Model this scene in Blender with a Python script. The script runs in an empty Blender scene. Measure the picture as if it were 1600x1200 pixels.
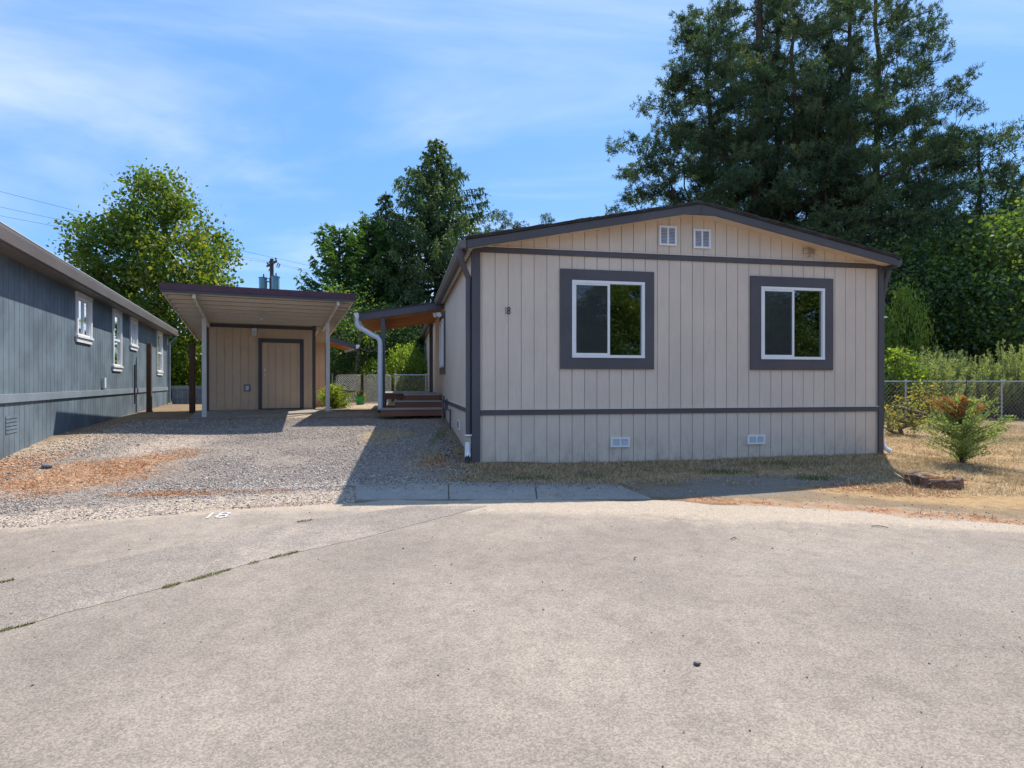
import bpy, math, random
import numpy as np
from mathutils import Vector, Matrix

# ------------------------------------------------------------------ camera, sky, sun, exposure
SC = bpy.context.scene
COL = SC.collection
R = math.radians
CAMZ = 1.62
cam_d = bpy.data.cameras.new('camera')
cam = bpy.data.objects.new('camera', cam_d)
COL.objects.link(cam)
cam_d.sensor_width = 36
cam_d.lens = 915 / 1600 * 36
cam_d.clip_end = 2000
cam.location = (0, 0, CAMZ)
cam.rotation_euler = (R(90 - 0.125), 0, 0)
SC.camera = cam

SUN = Vector((.343, .621, 1.0)).normalized()
SKY_STRENGTH = 0.15
world = bpy.data.worlds.new("World")
SC.world = world
world.use_nodes = True
wt = world.node_tree
wt.nodes.clear()
def wn(t, **k):
    n = wt.nodes.new(t)
    for a, b in k.items(): setattr(n, a, b)
    return n
sky = wn('ShaderNodeTexSky', sky_type='NISHITA')
sky.sun_disc = False
sky.sun_elevation = math.asin(SUN.z)
sky.sun_rotation = math.atan2(SUN.x, SUN.y)
sky.air_density = 1.0
sky.dust_density = 0.3
sky.ozone_density = 2.5
tc = wn('ShaderNodeTexCoord')
sep = wn('ShaderNodeSeparateXYZ')
wt.links.new(tc.outputs['Generated'], sep.inputs[0])
def wmath(op, a, b=None, clamp=False):
    n = wn('ShaderNodeMath', operation=op, use_clamp=clamp)
    for i, v in enumerate((a, b)):
        if v is None: continue
        if isinstance(v, (int, float)): n.inputs[i].default_value = v
        else: wt.links.new(v, n.inputs[i])
    return n.outputs[0]
zz = wmath('ADD', wmath('MAXIMUM', sep.outputs[2], 0.0), 0.16)
cx = wmath('DIVIDE', sep.outputs[0], zz)
cy = wmath('DIVIDE', sep.outputs[1], zz)
comb = wn('ShaderNodeCombineXYZ')
wt.links.new(cx, comb.inputs[0]); wt.links.new(cy, comb.inputs[1])
mp = wn('ShaderNodeMapping')
mp.inputs['Rotation'].default_value = (0, 0, R(-28))
mp.inputs['Scale'].default_value = (.42, 1.25, 1)
wt.links.new(comb.outputs[0], mp.inputs[0])
n1 = wn('ShaderNodeTexNoise'); n1.inputs['Scale'].default_value = .75; n1.inputs['Detail'].default_value = 7
n1.inputs['Roughness'].default_value = .56; n1.inputs['Distortion'].default_value = .7
wt.links.new(mp.outputs[0], n1.inputs['Vector'])
mr = wn('ShaderNodeMapRange'); mr.interpolation_type = 'SMOOTHSTEP'
mr.inputs['From Min'].default_value = .40; mr.inputs['From Max'].default_value = .74
mr.inputs['To Min'].default_value = 0.0; mr.inputs['To Max'].default_value = .95
wt.links.new(n1.outputs['Fac'], mr.inputs['Value'])
mixw = wn('ShaderNodeMix', data_type='RGBA')
wt.links.new(mr.outputs['Result'], mixw.inputs[0])
flat_blue = wn('ShaderNodeMix', data_type='RGBA')     # strong flat blue added over the sky to even out its light
flat_blue.inputs[0].default_value = .84
wt.links.new(sky.outputs[0], flat_blue.inputs[6])
flat_blue.inputs[7].default_value = (.17, .62, 1.50, 1)
wt.links.new(flat_blue.outputs[2], mixw.inputs[6])
mixw.inputs[7].default_value = (2.15, 2.3, 2.6, 1)
bg = wn('ShaderNodeBackground'); bg.inputs['Strength'].default_value = SKY_STRENGTH
wt.links.new(mixw.outputs[2], bg.inputs['Color'])
wo = wn('ShaderNodeOutputWorld')
wt.links.new(bg.outputs[0], wo.inputs[0])

sun_d = bpy.data.lights.new('sun', 'SUN')
sun_d.energy = 2.0
sun_d.angle = R(.53)
sun_d.color = (1, .94, .85)
sun = bpy.data.objects.new('sun', sun_d)
COL.objects.link(sun)
sun.rotation_euler = SUN.to_track_quat('Z', 'Y').to_euler()
sun.location = (10, 20, 40)

SC.view_settings.view_transform = 'Standard'
SC.view_settings.look = 'None'
SC.view_settings.gamma = 1
SC.view_settings.use_curve_mapping = False
SC.view_settings.exposure = 1.75
try:
    SC.cycles.max_bounces = 10; SC.cycles.diffuse_bounces = 8
    SC.cycles.transparent_max_bounces = 12
    SC.cycles.use_denoising = True
except Exception:
    pass

rng = np.random.default_rng(7)
random.seed(7)

# ------------------------------------------------------------------ terrain height
def ss(a, b, x):
    t = np.clip((x - a) / (b - a), 0, 1)
    return t * t * (3 - 2 * t)
def gh(x, y):
    L = np.interp(y, [-60, 0, 6.65, 9, 12.5, 16.5, 18, 60], [0, 0, .25, .38, .61, .83, .85, .85])
    Rr = np.interp(y, [-60, 0, 6.65, 9, 10.4, 17.7, 40], [0, 0, .25, .31, .35, .50, .6])
    LL = np.interp(y, [-60, 0, 5.6, 8.7, 10.8, 22, 60], [0, 0, .22, .53, .67, .75, .8])
    w = ss(-1, 2, x); v = 1 - ss(-8, -5, x)
    z = L * (1 - w) + Rr * w
    return z * (1 - v) + LL * v
def G(x, y): return float(gh(x, y))

# ------------------------------------------------------------------ materials
def new_mat(name):
    m = bpy.data.materials.new(name); m.use_nodes = True
    return m, m.node_tree, m.node_tree.nodes['Principled BSDF']
def nd(nt, t, **k):
    n = nt.nodes.new(t)
    for a, b in k.items(): setattr(n, a, b)
    return n
def noise(nt, scale, detail=4, rough=.55, stretch=(1, 1, 1), rot=0, dist=0):
    geo = nd(nt, 'ShaderNodeNewGeometry')
    mp = nd(nt, 'ShaderNodeMapping')
    mp.inputs['Scale'].default_value = stretch
    mp.inputs['Rotation'].default_value = (0, 0, rot)
    nt.links.new(geo.outputs['Position'], mp.inputs[0])
    n = nd(nt, 'ShaderNodeTexNoise')
    n.inputs['Scale'].default_value = scale; n.inputs['Detail'].default_value = detail
    n.inputs['Roughness'].default_value = rough; n.inputs['Distortion'].default_value = dist
    nt.links.new(mp.outputs[0], n.inputs['Vector'])
    return n.outputs['Fac']
def vor(nt, scale, feature='F1', stretch=(1, 1, 1)):
    geo = nd(nt, 'ShaderNodeNewGeometry')
    mp = nd(nt, 'ShaderNodeMapping'); mp.inputs['Scale'].default_value = stretch
    nt.links.new(geo.outputs['Position'], mp.inputs[0])
    n = nd(nt, 'ShaderNodeTexVoronoi'); n.feature = feature
    n.inputs['Scale'].default_value = scale
    nt.links.new(mp.outputs[0], n.inputs['Vector'])
    return n
def mrange(nt, v, a, b, c=0., d=1., smooth=True):
    n = nd(nt, 'ShaderNodeMapRange')
    if smooth: n.interpolation_type = 'SMOOTHSTEP'
    nt.links.new(v, n.inputs['Value'])
    for k, x in zip(('From Min', 'From Max', 'To Min', 'To Max'), (a, b, c, d)): n.inputs[k].default_value = x
    return n.outputs['Result']
def mix(nt, f, a, b, blend='MIX'):
    n = nd(nt, 'ShaderNodeMix', data_type='RGBA', blend_type=blend)
    for i, v in ((0, f), (6, a), (7, b)):
        if isinstance(v, (int, float)): n.inputs[i].default_value = v
        elif isinstance(v, tuple): n.inputs[i].default_value = (v[0], v[1], v[2], 1)
        else: nt.links.new(v, n.inputs[i])
    return n.outputs[2]
def mth(nt, op, a, b=0., clamp=False):
    n = nd(nt, 'ShaderNodeMath', operation=op, use_clamp=clamp)
    for i, v in enumerate((a, b)):
        if isinstance(v, (int, float)): n.inputs[i].default_value = v
        else: nt.links.new(v, n.inputs[i])
    return n.outputs[0]
def bump(nt, p, h, strength, dist=.01):
    b = nd(nt, 'ShaderNodeBump'); b.inputs['Strength'].default_value = strength
    b.inputs['Distance'].default_value = dist
    nt.links.new(h, b.inputs['Height'])
    nt.links.new(b.outputs[0], p.inputs['Normal'])
def sc3(c, k): return tuple(min(1, x * k) for x in c)

def paint(name, c, rough=.6, var=.12, grain=True, tint=.05, wear=None, bstr=.35):
    """painted wood: vertical grain, faint blotches, a tint per board"""
    m, nt, p = new_mat(name)
    a = mix(nt, mrange(nt, noise(nt, 1.3, 5), .3, .7), sc3(c, 1 - var), sc3(c, 1 + var * .7))
    g_ = noise(nt, 60, 4, .65, (1, 1, .06)) if grain else noise(nt, 30, 3)
    a = mix(nt, mth(nt, 'MULTIPLY', mrange(nt, g_, .35, .75), .35), a, sc3(c, .72))
    s_ = noise(nt, 9, 5, .7, (1, 1, .35))
    a = mix(nt, mrange(nt, s_, .66, .8, 0, .35), a, sc3(c, .55))
    oi = nd(nt, 'ShaderNodeObjectInfo')
    a = mix(nt, mth(nt, 'MULTIPLY', oi.outputs['Random'], tint * 2), a, sc3(c, .6))
    if wear:
        a = mix(nt, mrange(nt, noise(nt, 5, 6, .7, (1, 1, .3)), .6, .72, 0, .7), a, wear)
    nt.links.new(a, p.inputs['Base Color'])
    p.inputs['Roughness'].default_value = rough
    p.inputs['Specular IOR Level'].default_value = .3
    bump(nt, p, g_, bstr, .004)
    return m
def plain(name, c, rough=.5, metal=0., var=.1, bs=40, bstr=.15):
    m, nt, p = new_mat(name)
    a = mix(nt, mrange(nt, noise(nt, 6, 5), .3, .7), sc3(c, 1 - var), sc3(c, 1 + var))
    nt.links.new(a, p.inputs['Base Color'])
    p.inputs['Roughness'].default_value = rough
    p.inputs['Metallic'].default_value = metal
    bump(nt, p, noise(nt, bs, 3), bstr, .004)
    return m
TANC = (.68, .575, .475)
M = {}
# siding with splash dirt low down and rain streaks
def tan_siding(name, c):
    m = paint(name, c, .62, .06, True, .045)
    nt = m.node_tree; p = nt.nodes['Principled BSDF']
    src = p.inputs['Base Color'].links[0].from_socket
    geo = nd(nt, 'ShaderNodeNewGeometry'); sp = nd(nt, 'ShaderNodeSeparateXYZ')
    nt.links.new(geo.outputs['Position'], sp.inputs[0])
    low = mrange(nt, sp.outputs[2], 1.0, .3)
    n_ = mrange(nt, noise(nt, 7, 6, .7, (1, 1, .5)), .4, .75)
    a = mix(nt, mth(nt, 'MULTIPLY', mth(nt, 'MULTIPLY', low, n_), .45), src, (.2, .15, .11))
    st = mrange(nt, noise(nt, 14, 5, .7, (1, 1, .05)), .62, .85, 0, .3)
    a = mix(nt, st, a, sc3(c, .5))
    vd = nd(nt, 'ShaderNodeVectorMath', operation='DISTANCE'); nt.links.new(geo.outputs['Position'], vd.inputs[0])
    vd.inputs[1].default_value = (5.16, 10.15, 3.92)     # mould spot under the right rake
    k_ = mth(nt, 'ADD', vd.outputs['Value'], mth(nt, 'MULTIPLY', mth(nt, 'SUBTRACT', noise(nt, 22, 5, .8, (.5, .5, 1.4)), .5), .55))
    a = mix(nt, mrange(nt, k_, .17, .03, 0, .75), a, (.16, .13, .09))
    nt.links.new(a, p.inputs['Base Color'])
    return m
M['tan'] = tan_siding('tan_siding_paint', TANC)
M['shedtan'] = tan_siding('shed_siding_paint', (.74, .54, .37))
M['soffit'] = paint('soffit_paint', (.74, .63, .51), .6, .1, False)
M['slate'] = paint('slate_trim_paint', (.098, .092, .102), .5, .12, True, .03)
M['slate_worn'] = paint('slate_fascia_paint', (.095, .092, .10), .55, .15, True, .03, wear=(.14, .13, .13))
M['white'] = plain('white_vinyl', (.78, .79, .80), .35, 0, .03)
M['whitewood'] = paint('white_painted_wood', (.82, .80, .77), .6, .08, True, .03)
M['cream'] = paint('cream_painted_joist', (.86, .78, .66), .6, .06, False, .03)
M['downspout'] = plain('grey_white_downspout', (.62, .66, .72), .4, 0, .05)
M['dark'] = plain('dark_interior', (.02, .02, .022), .8)
M['room'] = plain('room_wall', (.30, .29, .27), .8)
M['shingle'] = plain('asphalt_shingle', (.05, .05, .052), .9, 0, .35, 60, .6)
M['ceilsheet'] = paint('carport_ceiling_sheet', (.20, .165, .135), .6, .06, False, .0)  # dark colour paints in the shade between the joists
M['maroon'] = plain('maroon_metal', (.085, .035, .05), .4, .3, .15)
M['steel'] = plain('galvanised_steel', (.45, .46, .47), .4, .7, .1)
M['wire'] = plain('fence_wire', (.42, .43, .44), .5, .5, .1)
M['bluegrey'] = paint('blue_grey_siding', (.145, .192, .232), .6, .32, True, .05, wear=(.18, .22, .25))
M['bluetrim'] = paint('blue_grey_band', (.21, .255, .30), .6, .15, True, .03)
M['fasciagrey'] = paint('grey_gutter', (.17, .15, .145), .5, .1, False, .03)
M['brownwood'] = paint('brown_weathered_wood', (.13, .075, .05), .8, .2, True, .05, wear=(.2, .14, .1))
M['redwood'] = paint('redwood_riser', (.24, .105, .070), .7, .15, False, .1)
M['deck'] = paint('deck_tread', (.36, .33, .30), .7, .15, False, .1)
M['orangewood'] = paint('bare_cedar_ceiling', (.66, .32, .14), .6, .2, False, .12)
M['bark'] = plain('tree_bark', (.075, .05, .038), .9, 0, .35, 12, .8)
M['greybark'] = plain('grey_bark', (.16, .13, .10), .9, 0, .3, 12, .8)
M['green_plastic'] = plain('green_plastic', (.01, .30, .06), .35, 0, .05)
M['bluemetal'] = plain('blue_transformer_paint', (.20, .36, .46), .4, .2, .08)
M['black'] = plain('black_rubber', (.015, .015, .015), .6)
M['polewood'] = plain('utility_pole_wood', (.10, .07, .055), .85, 0, .2, 10, .6)
M['brickbrown'] = plain('brown_edging_block', (.13, .085, .065), .9, 0, .3, 30, .7)
M['stone'] = plain('grey_stone', (.22, .22, .23), .85, 0, .3, 20, .6)
M['curtain'] = plain('pale_blind', (.30, .38, .36), .8, 0, .05)
M['brass'] = plain('satin_metal', (.55, .5, .42), .3, .9, .05)
M['roadpaint'] = plain('road_paint_white', (.80, .80, .78), .7, 0, .1, 80, .4)
_nt = M['roadpaint'].node_tree; _p = _nt.nodes['Principled BSDF']; _src = _p.inputs['Base Color'].links[0].from_socket
_nt.links.new(mix(_nt, mrange(_nt, noise(_nt, 28, 6, .8), .46, .58), _src, (.36, .31, .26)), _p.inputs['Base Color'])

def glass_mat():
    m, nt, p = new_mat('window_glass')
    nt.nodes.remove(p)
    out = nt.nodes['Material Output']
    tr = nd(nt, 'ShaderNodeBsdfTransparent'); tr.inputs[0].default_value = (.45, .52, .50, 1)
    gl = nd(nt, 'ShaderNodeBsdfGlossy'); gl.inputs['Roughness'].default_value = .02
    gl.inputs[0].default_value = (.9, .95, 1, 1)
    fr = nd(nt, 'ShaderNodeFresnel'); fr.inputs[0].default_value = 1.75
    f = mth(nt, 'MULTIPLY', fr.outputs[0], 2.6, True)
    mx = nd(nt, 'ShaderNodeMixShader')
    nt.links.new(f, mx.inputs[0]); nt.links.new(tr.outputs[0], mx.inputs[1]); nt.links.new(gl.outputs[0], mx.inputs[2])
    geo = nd(nt, 'ShaderNodeNewGeometry')
    b = nd(nt, 'ShaderNodeBump'); b.inputs['Strength'].default_value = .04; b.inputs['Distance'].default_value = .02
    nt.links.new(noise(nt, 2.2, 2), b.inputs['Height']); nt.links.new(b.outputs[0], gl.inputs['Normal'])
    nt.links.new(mx.outputs[0], out.inputs[0])
    return m
M['glass'] = glass_mat()
def screen_mat():
    m, nt, p = new_mat('insect_screen')
    p.inputs['Base Color'].default_value = (.045, .055, .06, 1)
    p.inputs['Roughness'].default_value = .6
    p.inputs['Alpha'].default_value = .28
    return m
M['screen'] = screen_mat()

def leafmat(name, c1, c2, c3, trans=.4, tcol=None):
    m, nt, p = new_mat(name)
    nt.nodes.remove(p)
    out = nt.nodes['Material Output']
    at = nd(nt, 'ShaderNodeAttribute'); at.attribute_name = 'rnd'
    ramp = nd(nt, 'ShaderNodeValToRGB')
    e = ramp.color_ramp.elements
    e[0].position = 0.1; e[0].color = (*c1, 1)
    e[1].position = 0.92; e[1].color = (*c3, 1)
    k = e.new(.5); k.color = (*c2, 1)
    nt.links.new(at.outputs['Fac'], ramp.inputs[0])
    d = nd(nt, 'ShaderNodeBsdfDiffuse'); nt.links.new(ramp.outputs[0], d.inputs[0])
    gl = nd(nt, 'ShaderNodeBsdfGlossy'); gl.inputs['Roughness'].default_value = .45
    gl.inputs[0].default_value = (.6, .65, .6, 1)
    t = nd(nt, 'ShaderNodeBsdfTranslucent')
    tc_ = mix(nt, 1.0, ramp.outputs[0], tcol or (1.5, 1.6, .55), 'MULTIPLY')
    nt.links.new(tc_, t.inputs[0])
    m1 = nd(nt, 'ShaderNodeMixShader'); m1.inputs[0].default_value = trans
    nt.links.new(d.outputs[0], m1.inputs[1]); nt.links.new(t.outputs[0], m1.inputs[2])
    m2 = nd(nt, 'ShaderNodeMixShader'); m2.inputs[0].default_value = .04
    nt.links.new(m1.outputs[0], m2.inputs[1]); nt.links.new(gl.outputs[0], m2.inputs[2])
    nt.links.new(m2.outputs[0], out.inputs[0])
    return m
M['leaf'] = leafmat('broad_leaf', (0.052, 0.098, 0.021), (0.098, 0.161, 0.029), (0.230, 0.218, 0.040), .45, (1.7, 1.75, .5))
M['leafdark'] = leafmat('dark_broad_leaf', (0.039, 0.085, 0.039), (0.078, 0.137, 0.047), (0.195, 0.247, 0.052), .45, (1.6, 1.7, .5))
M['spruce'] = leafmat('spruce_needle', (0.041, 0.088, 0.041), (0.088, 0.142, 0.057), (0.203, 0.230, 0.088), .36, (1.3, 1.4, .6))
M['cedar'] = leafmat('cedar_spray', (0.038, 0.098, 0.030), (0.083, 0.173, 0.042), (0.180, 0.270, 0.060), .42, (1.4, 1.5, .5))
M['pine'] = leafmat('pine_needle', (0.037, 0.073, 0.037), (0.073, 0.119, 0.055), (0.165, 0.187, 0.083), .3, (1.3, 1.4, .7))
M['rosemary'] = leafmat('rosemary_leaf', (.17, .22, .09), (.28, .34, .13), (.44, .46, .20), .35, (1.3, 1.35, .6))
M['limeleaf'] = leafmat('lime_leaf', (.10, .19, .03), (.19, .28, .04), (.36, .38, .07), .5, (1.5, 1.5, .5))
M['yellowleaf'] = leafmat('yellowing_leaf', (.10, .15, .04), (.28, .29, .06), (.50, .43, .09), .4, (1.3, 1.2, .5))
M['firleaf'] = leafmat('fir_leaf', (.16, .24, .08), (.30, .38, .13), (.50, .52, .20), .35, (1.3, 1.4, .6))
M['orangeleaf'] = leafmat('rust_leaf', (.34, .12, .04), (.50, .20, .06), (.62, .34, .12), .3, (1.2, 1, .6))
M['straw'] = leafmat('straw_blade', (.27, .18, .095), (.47, .34, .19), (.70, .55, .35), .2, (1, 1, .8))
M['needle_litter'] = leafmat('rust_needle', (.26, .10, .045), (.45, .20, .085), (.62, .36, .17), .1, (1, .9, .8))
M['grassblade'] = leafmat('grass_blade', (.05, .09, .02), (.09, .15, .035), (.20, .23, .07), .3, (1.3, 1.4, .5))

M['weed'] = leafmat('olive_weed', (.12, .13, .04), (.20, .20, .07), (.32, .28, .12), .2, (1.2, 1.2, .6))
def zone_mat(name, ca, cb, zones, fine=120., fine_amt=.5, bstr=.6, bdist=.01, speck=None, coarse=.9):
    m, nt, p = new_mat(name)
    a = mix(nt, mrange(nt, noise(nt, coarse, 6, .6), .3, .7), ca, cb)
    a = mix(nt, mrange(nt, noise(nt, 6, 5, .65), .35, .75, 0, .45), a, sc3(ca, .7))
    for attr, c1, c2 in zones:
        at = nd(nt, 'ShaderNodeAttribute'); at.attribute_name = attr
        v = mth(nt, 'ADD', at.outputs['Fac'], mth(nt, 'MULTIPLY', mth(nt, 'SUBTRACT', noise(nt, 3.5, 7, .7), .5), 1.5))
        k = mrange(nt, v, .35, .85)
        zc = mix(nt, mrange(nt, noise(nt, 11, 5, .7), .3, .7), c1, c2)
        a = mix(nt, k, a, zc)
    f = noise(nt, fine, 3, .7)
    a = mix(nt, mrange(nt, f, .3, .7, fine_amt, 0), a, mix(nt, 1., a, (.42, .40, .38), 'MULTIPLY'))
    h = f
    if speck:
        v = vor(nt, speck[0])
        sp = nd(nt, 'ShaderNodeSeparateColor'); nt.links.new(v.outputs['Color'], sp.inputs[0])
        br = mrange(nt, sp.outputs[0], .0, 1., speck[1], speck[2], False)
        cc = nd(nt, 'ShaderNodeCombineColor')
        for i in range(3): nt.links.new(br, cc.inputs[i])
        a = mix(nt, 1., a, cc.outputs[0], 'MULTIPLY')
        h = mth(nt, 'ADD', mth(nt, 'MULTIPLY', f, .4), mth(nt, 'SUBTRACT', 1, v.outputs['Distance']))
    nt.links.new(a, p.inputs['Base Color'])
    p.inputs['Roughness'].default_value = .95
    p.inputs['Specular IOR Level'].default_value = .15
    bump(nt, p, h, bstr, bdist)
    return m
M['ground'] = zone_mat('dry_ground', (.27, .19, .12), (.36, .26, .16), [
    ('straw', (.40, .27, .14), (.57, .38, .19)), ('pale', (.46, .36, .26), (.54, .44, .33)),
    ('greyground', (.25, .22, .185), (.33, .29, .24)),
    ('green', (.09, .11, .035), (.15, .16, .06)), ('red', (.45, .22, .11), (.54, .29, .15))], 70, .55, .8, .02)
M['gravel'] = zone_mat('gravel', (.33, .28, .245), (.44, .375, .32), [
    ('straw', (.46, .33, .19), (.56, .42, .25)), ('pale', (.50, .41, .33), (.58, .48, .38)),
    ('red', (.46, .26, .155), (.56, .37, .24))], 45, .6, 1., .02, (48, .5, 1.45))
M['asphalt'] = zone_mat('aged_asphalt', (.275, .23, .19), (.39, .33, .268), [
    ('dust', (.42, .345, .265), (.47, .385, .30)), ('worn', (.27, .235, .20), (.33, .285, .24))],
    220, .2, .25, .003, (130, .70, 1.22), .45)
M['patch'] = zone_mat('patched_asphalt', (.275, .235, .20), (.33, .28, .235), [('dust', (.36, .30, .25), (.41, .345, .285))],
                      170, .3, .3, .003, (130, .6, 1.35), .6)
M['concrete'] = zone_mat('concrete', (.33, .31, .28), (.42, .385, .335), [('none', (.26, .23, .19), (.30, .26, .21))], 60, .3, .35, .004, (140, .88, 1.1))
M['stones'] = None
def stone_mat(name, cols):
    m, nt, p = new_mat(name)
    at = nd(nt, 'ShaderNodeAttribute'); at.attribute_name = 'rnd'
    ramp = nd(nt, 'ShaderNodeValToRGB'); e = ramp.color_ramp.elements
    e[0].position = 0; e[0].color = (*cols[0], 1); e[1].position = 1; e[1].color = (*cols[-1], 1)
    for i, c in enumerate(cols[1:-1]):
        k = e.new((i + 1) / (len(cols) - 1)); k.color = (*c, 1)
    nt.links.new(at.outputs['Fac'], ramp.inputs[0]); nt.links.new(ramp.outputs[0], p.inputs['Base Color'])
    p.inputs['Roughness'].default_value = .9
    return m
M['stones'] = stone_mat('loose_gravel', [(.10, .085, .08), (.26, .22, .195), (.42, .355, .305), (.50, .43, .365), (.60, .52, .44)])

M['pebbles'] = stone_mat('dark_pebbles', [(.06, .06, .07), (.12, .12, .13), (.18, .175, .17), (.24, .23, .22), (.36, .34, .32)])
# ------------------------------------------------------------------ mesh helpers
class MB:
    def __init__(s): s.v = []; s.f = []
    def box(s, x0, x1, y0, y1, z0, z1):
        b = len(s.v)
        s.v += [(x0, y0, z0), (x1, y0, z0), (x1, y1, z0), (x0, y1, z0), (x0, y0, z1), (x1, y0, z1), (x1, y1, z1), (x0, y1, z1)]
        s.f += [tuple(b + i for i in q) for q in ((0, 3, 2, 1), (4, 5, 6, 7), (0, 1, 5, 4), (1, 2, 6, 5), (2, 3, 7, 6), (3, 0, 4, 7))]
        return s
    def prism(s, poly, a0, a1, ax='y'):
        """extrude a 2-D polygon: ax 'y' -> poly is (x,z); 'x' -> (y,z); 'z' -> (x,y)"""
        b = len(s.v); n = len(poly)
        for a in (a0, a1):
            for p, q in poly:
                s.v.append({'y': (p, a, q), 'x': (a, p, q), 'z': (p, q, a)}[ax])
        s.f.append(tuple(b + i for i in range(n))[::-1]); s.f.append(tuple(b + n + i for i in range(n)))
        for i in range(n):
            j = (i + 1) % n
            s.f.append((b + i, b + j, b + n + j, b + n + i))
        return s
    def hexa(s, pts):
        b = len(s.v); s.v += [tuple(p) for p in pts]
        s.f += [tuple(b + i for i in q) for q in ((0, 3, 2, 1), (4, 5, 6, 7), (0, 1, 5, 4), (1, 2, 6, 5), (2, 3, 7, 6), (3, 0, 4, 7))]
        return s
    def tube(s, pts, r, n=8, flat=None, cap=True):
        pts = [Vector(p) for p in pts]
        rr = r if isinstance(r, (list, tuple)) else [r] * len(pts)
        b = len(s.v); up = None
        for i, p in enumerate(pts):
            d = (pts[min(i + 1, len(pts) - 1)] - pts[max(i - 1, 0)]).normalized()
            if up is None: up = Vector((0, 0, 1)) if abs(d.z) < .9 else Vector((1, 0, 0))
            a = d.cross(up).normalized(); c = a.cross(d).normalized(); up = c
            for k in range(n):
                t = 2 * math.pi * (k + .5) / n
                s.v.append(tuple(p + a * math.cos(t) * rr[i] + c * math.sin(t) * rr[i] * (flat or 1)))
        for i in range(len(pts) - 1):
            for k in range(n):
                k2 = (k + 1) % n
                s.f.append((b + i * n + k, b + i * n + k2, b + (i + 1) * n + k2, b + (i + 1) * n + k))
        if cap:
            s.f.append(tuple(b + k for k in range(n))[::-1])
            s.f.append(tuple(b + (len(pts) - 1) * n + k for k in range(n)))
        return s
    def lathe(s, prof, cx, cy, n=16):
        b = len(s.v)
        for r, z in prof:
            for k in range(n):
                t = 2 * math.pi * k / n
                s.v.append((cx + r * math.cos(t), cy + r * math.sin(t), z))
        for i in range(len(prof) - 1):
            for k in range(n):
                k2 = (k + 1) % n
                s.f.append((b + i * n + k, b + i * n + k2, b + (i + 1) * n + k2, b + (i + 1) * n + k))
        s.f.append(tuple(b + k for k in range(n))[::-1]); s.f.append(tuple(b + (len(prof) - 1) * n + k for k in range(n)))
        return s
    def mesh(s, name, mat, smooth=False):
        me = bpy.data.meshes.new(name)
        me.from_pydata(s.v, [], s.f); me.update()
        if mat: me.materials.append(mat)
        if smooth:
            me.polygons.foreach_set('use_smooth', [True] * len(me.polygons))
        return me
def link(name, me, parent=None, loc=None, rot=None):
    o = bpy.data.objects.new(name, me); COL.objects.link(o)
    if parent is not None: o.parent = parent
    if loc is not None: o.location = loc
    if rot is not None: o.rotation_euler = rot
    return o
def part(name, mb, mat, parent, kind=None, smooth=False, label=None, loc=None, bevel=0, rot=None):
    o = link(name, mb.mesh(name, M[mat] if isinstance(mat, str) else mat, smooth), parent, loc, rot)
    if kind: o['kind'] = kind
    if label: o['label'] = label
    if bevel:
        b = o.modifiers.new('bevel', 'BEVEL'); b.width = bevel; b.segments = 1; b.limit_method = 'ANGLE'
    return o
def tag(o, label=None, cat=None, group=None, kind=None):
    if label: o['label'] = label
    if cat: o['category'] = cat
    if group: o['group'] = group
    if kind: o['kind'] = kind
    return o
def thing(name, loc, label, cat, rz=0, group=None):
    o = bpy.data.objects.new(name, None); COL.objects.link(o)
    o.location = loc; o.rotation_euler = (0, 0, rz); o.empty_display_size = .3
    return tag(o, label, cat, group)
def fast_mesh(name, V, F, mat, rnd=None, smooth=False):
    V = np.asarray(V, np.float32); F = np.asarray(F, np.int32)
    me = bpy.data.meshes.new(name)
    nf, k = F.shape
    me.vertices.add(len(V)); me.vertices.foreach_set('co', V.ravel())
    me.loops.add(nf * k); me.loops.foreach_set('vertex_index', F.ravel())
    me.polygons.add(nf); me.polygons.foreach_set('loop_start', np.arange(0, nf * k, k, dtype=np.int32))
    me.update(calc_edges=True)
    if rnd is not None:
        a = me.attributes.new('rnd', 'FLOAT', 'FACE'); a.data.foreach_set('value', np.asarray(rnd, np.float32))
    if smooth: me.polygons.foreach_set('use_smooth', np.ones(nf, bool))
    if mat: me.materials.append(mat)
    return me
def vattr(me, name, arr):
    a = me.attributes.new(name, 'FLOAT', 'POINT'); a.data.foreach_set('value', np.asarray(arr, np.float32))

# simple value noise for masks
_perm = rng.random((64, 64))
def vnoise(x, y, s):
    x = np.asarray(x) * s + 100; y = np.asarray(y) * s + 100
    xi = np.floor(x).astype(int); yi = np.floor(y).astype(int); fx = x - xi; fy = y - yi
    fx = fx * fx * (3 - 2 * fx); fy = fy * fy * (3 - 2 * fy)
    P = lambda a, b: _perm[a % 64, b % 64]
    return (P(xi, yi) * (1 - fx) + P(xi + 1, yi) * fx) * (1 - fy) + (P(xi, yi + 1) * (1 - fx) + P(xi + 1, yi + 1) * fx) * fy
def blob(x, y, cx_, cy_, rx, ry, ang=0):
    c, s = math.cos(ang), math.sin(ang)
    u = ((x - cx_) * c + (y - cy_) * s) / rx; v = (-(x - cx_) * s + (y - cy_) * c) / ry
    return np.clip(1.25 - np.sqrt(u * u + v * v), 0, 1)

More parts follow.
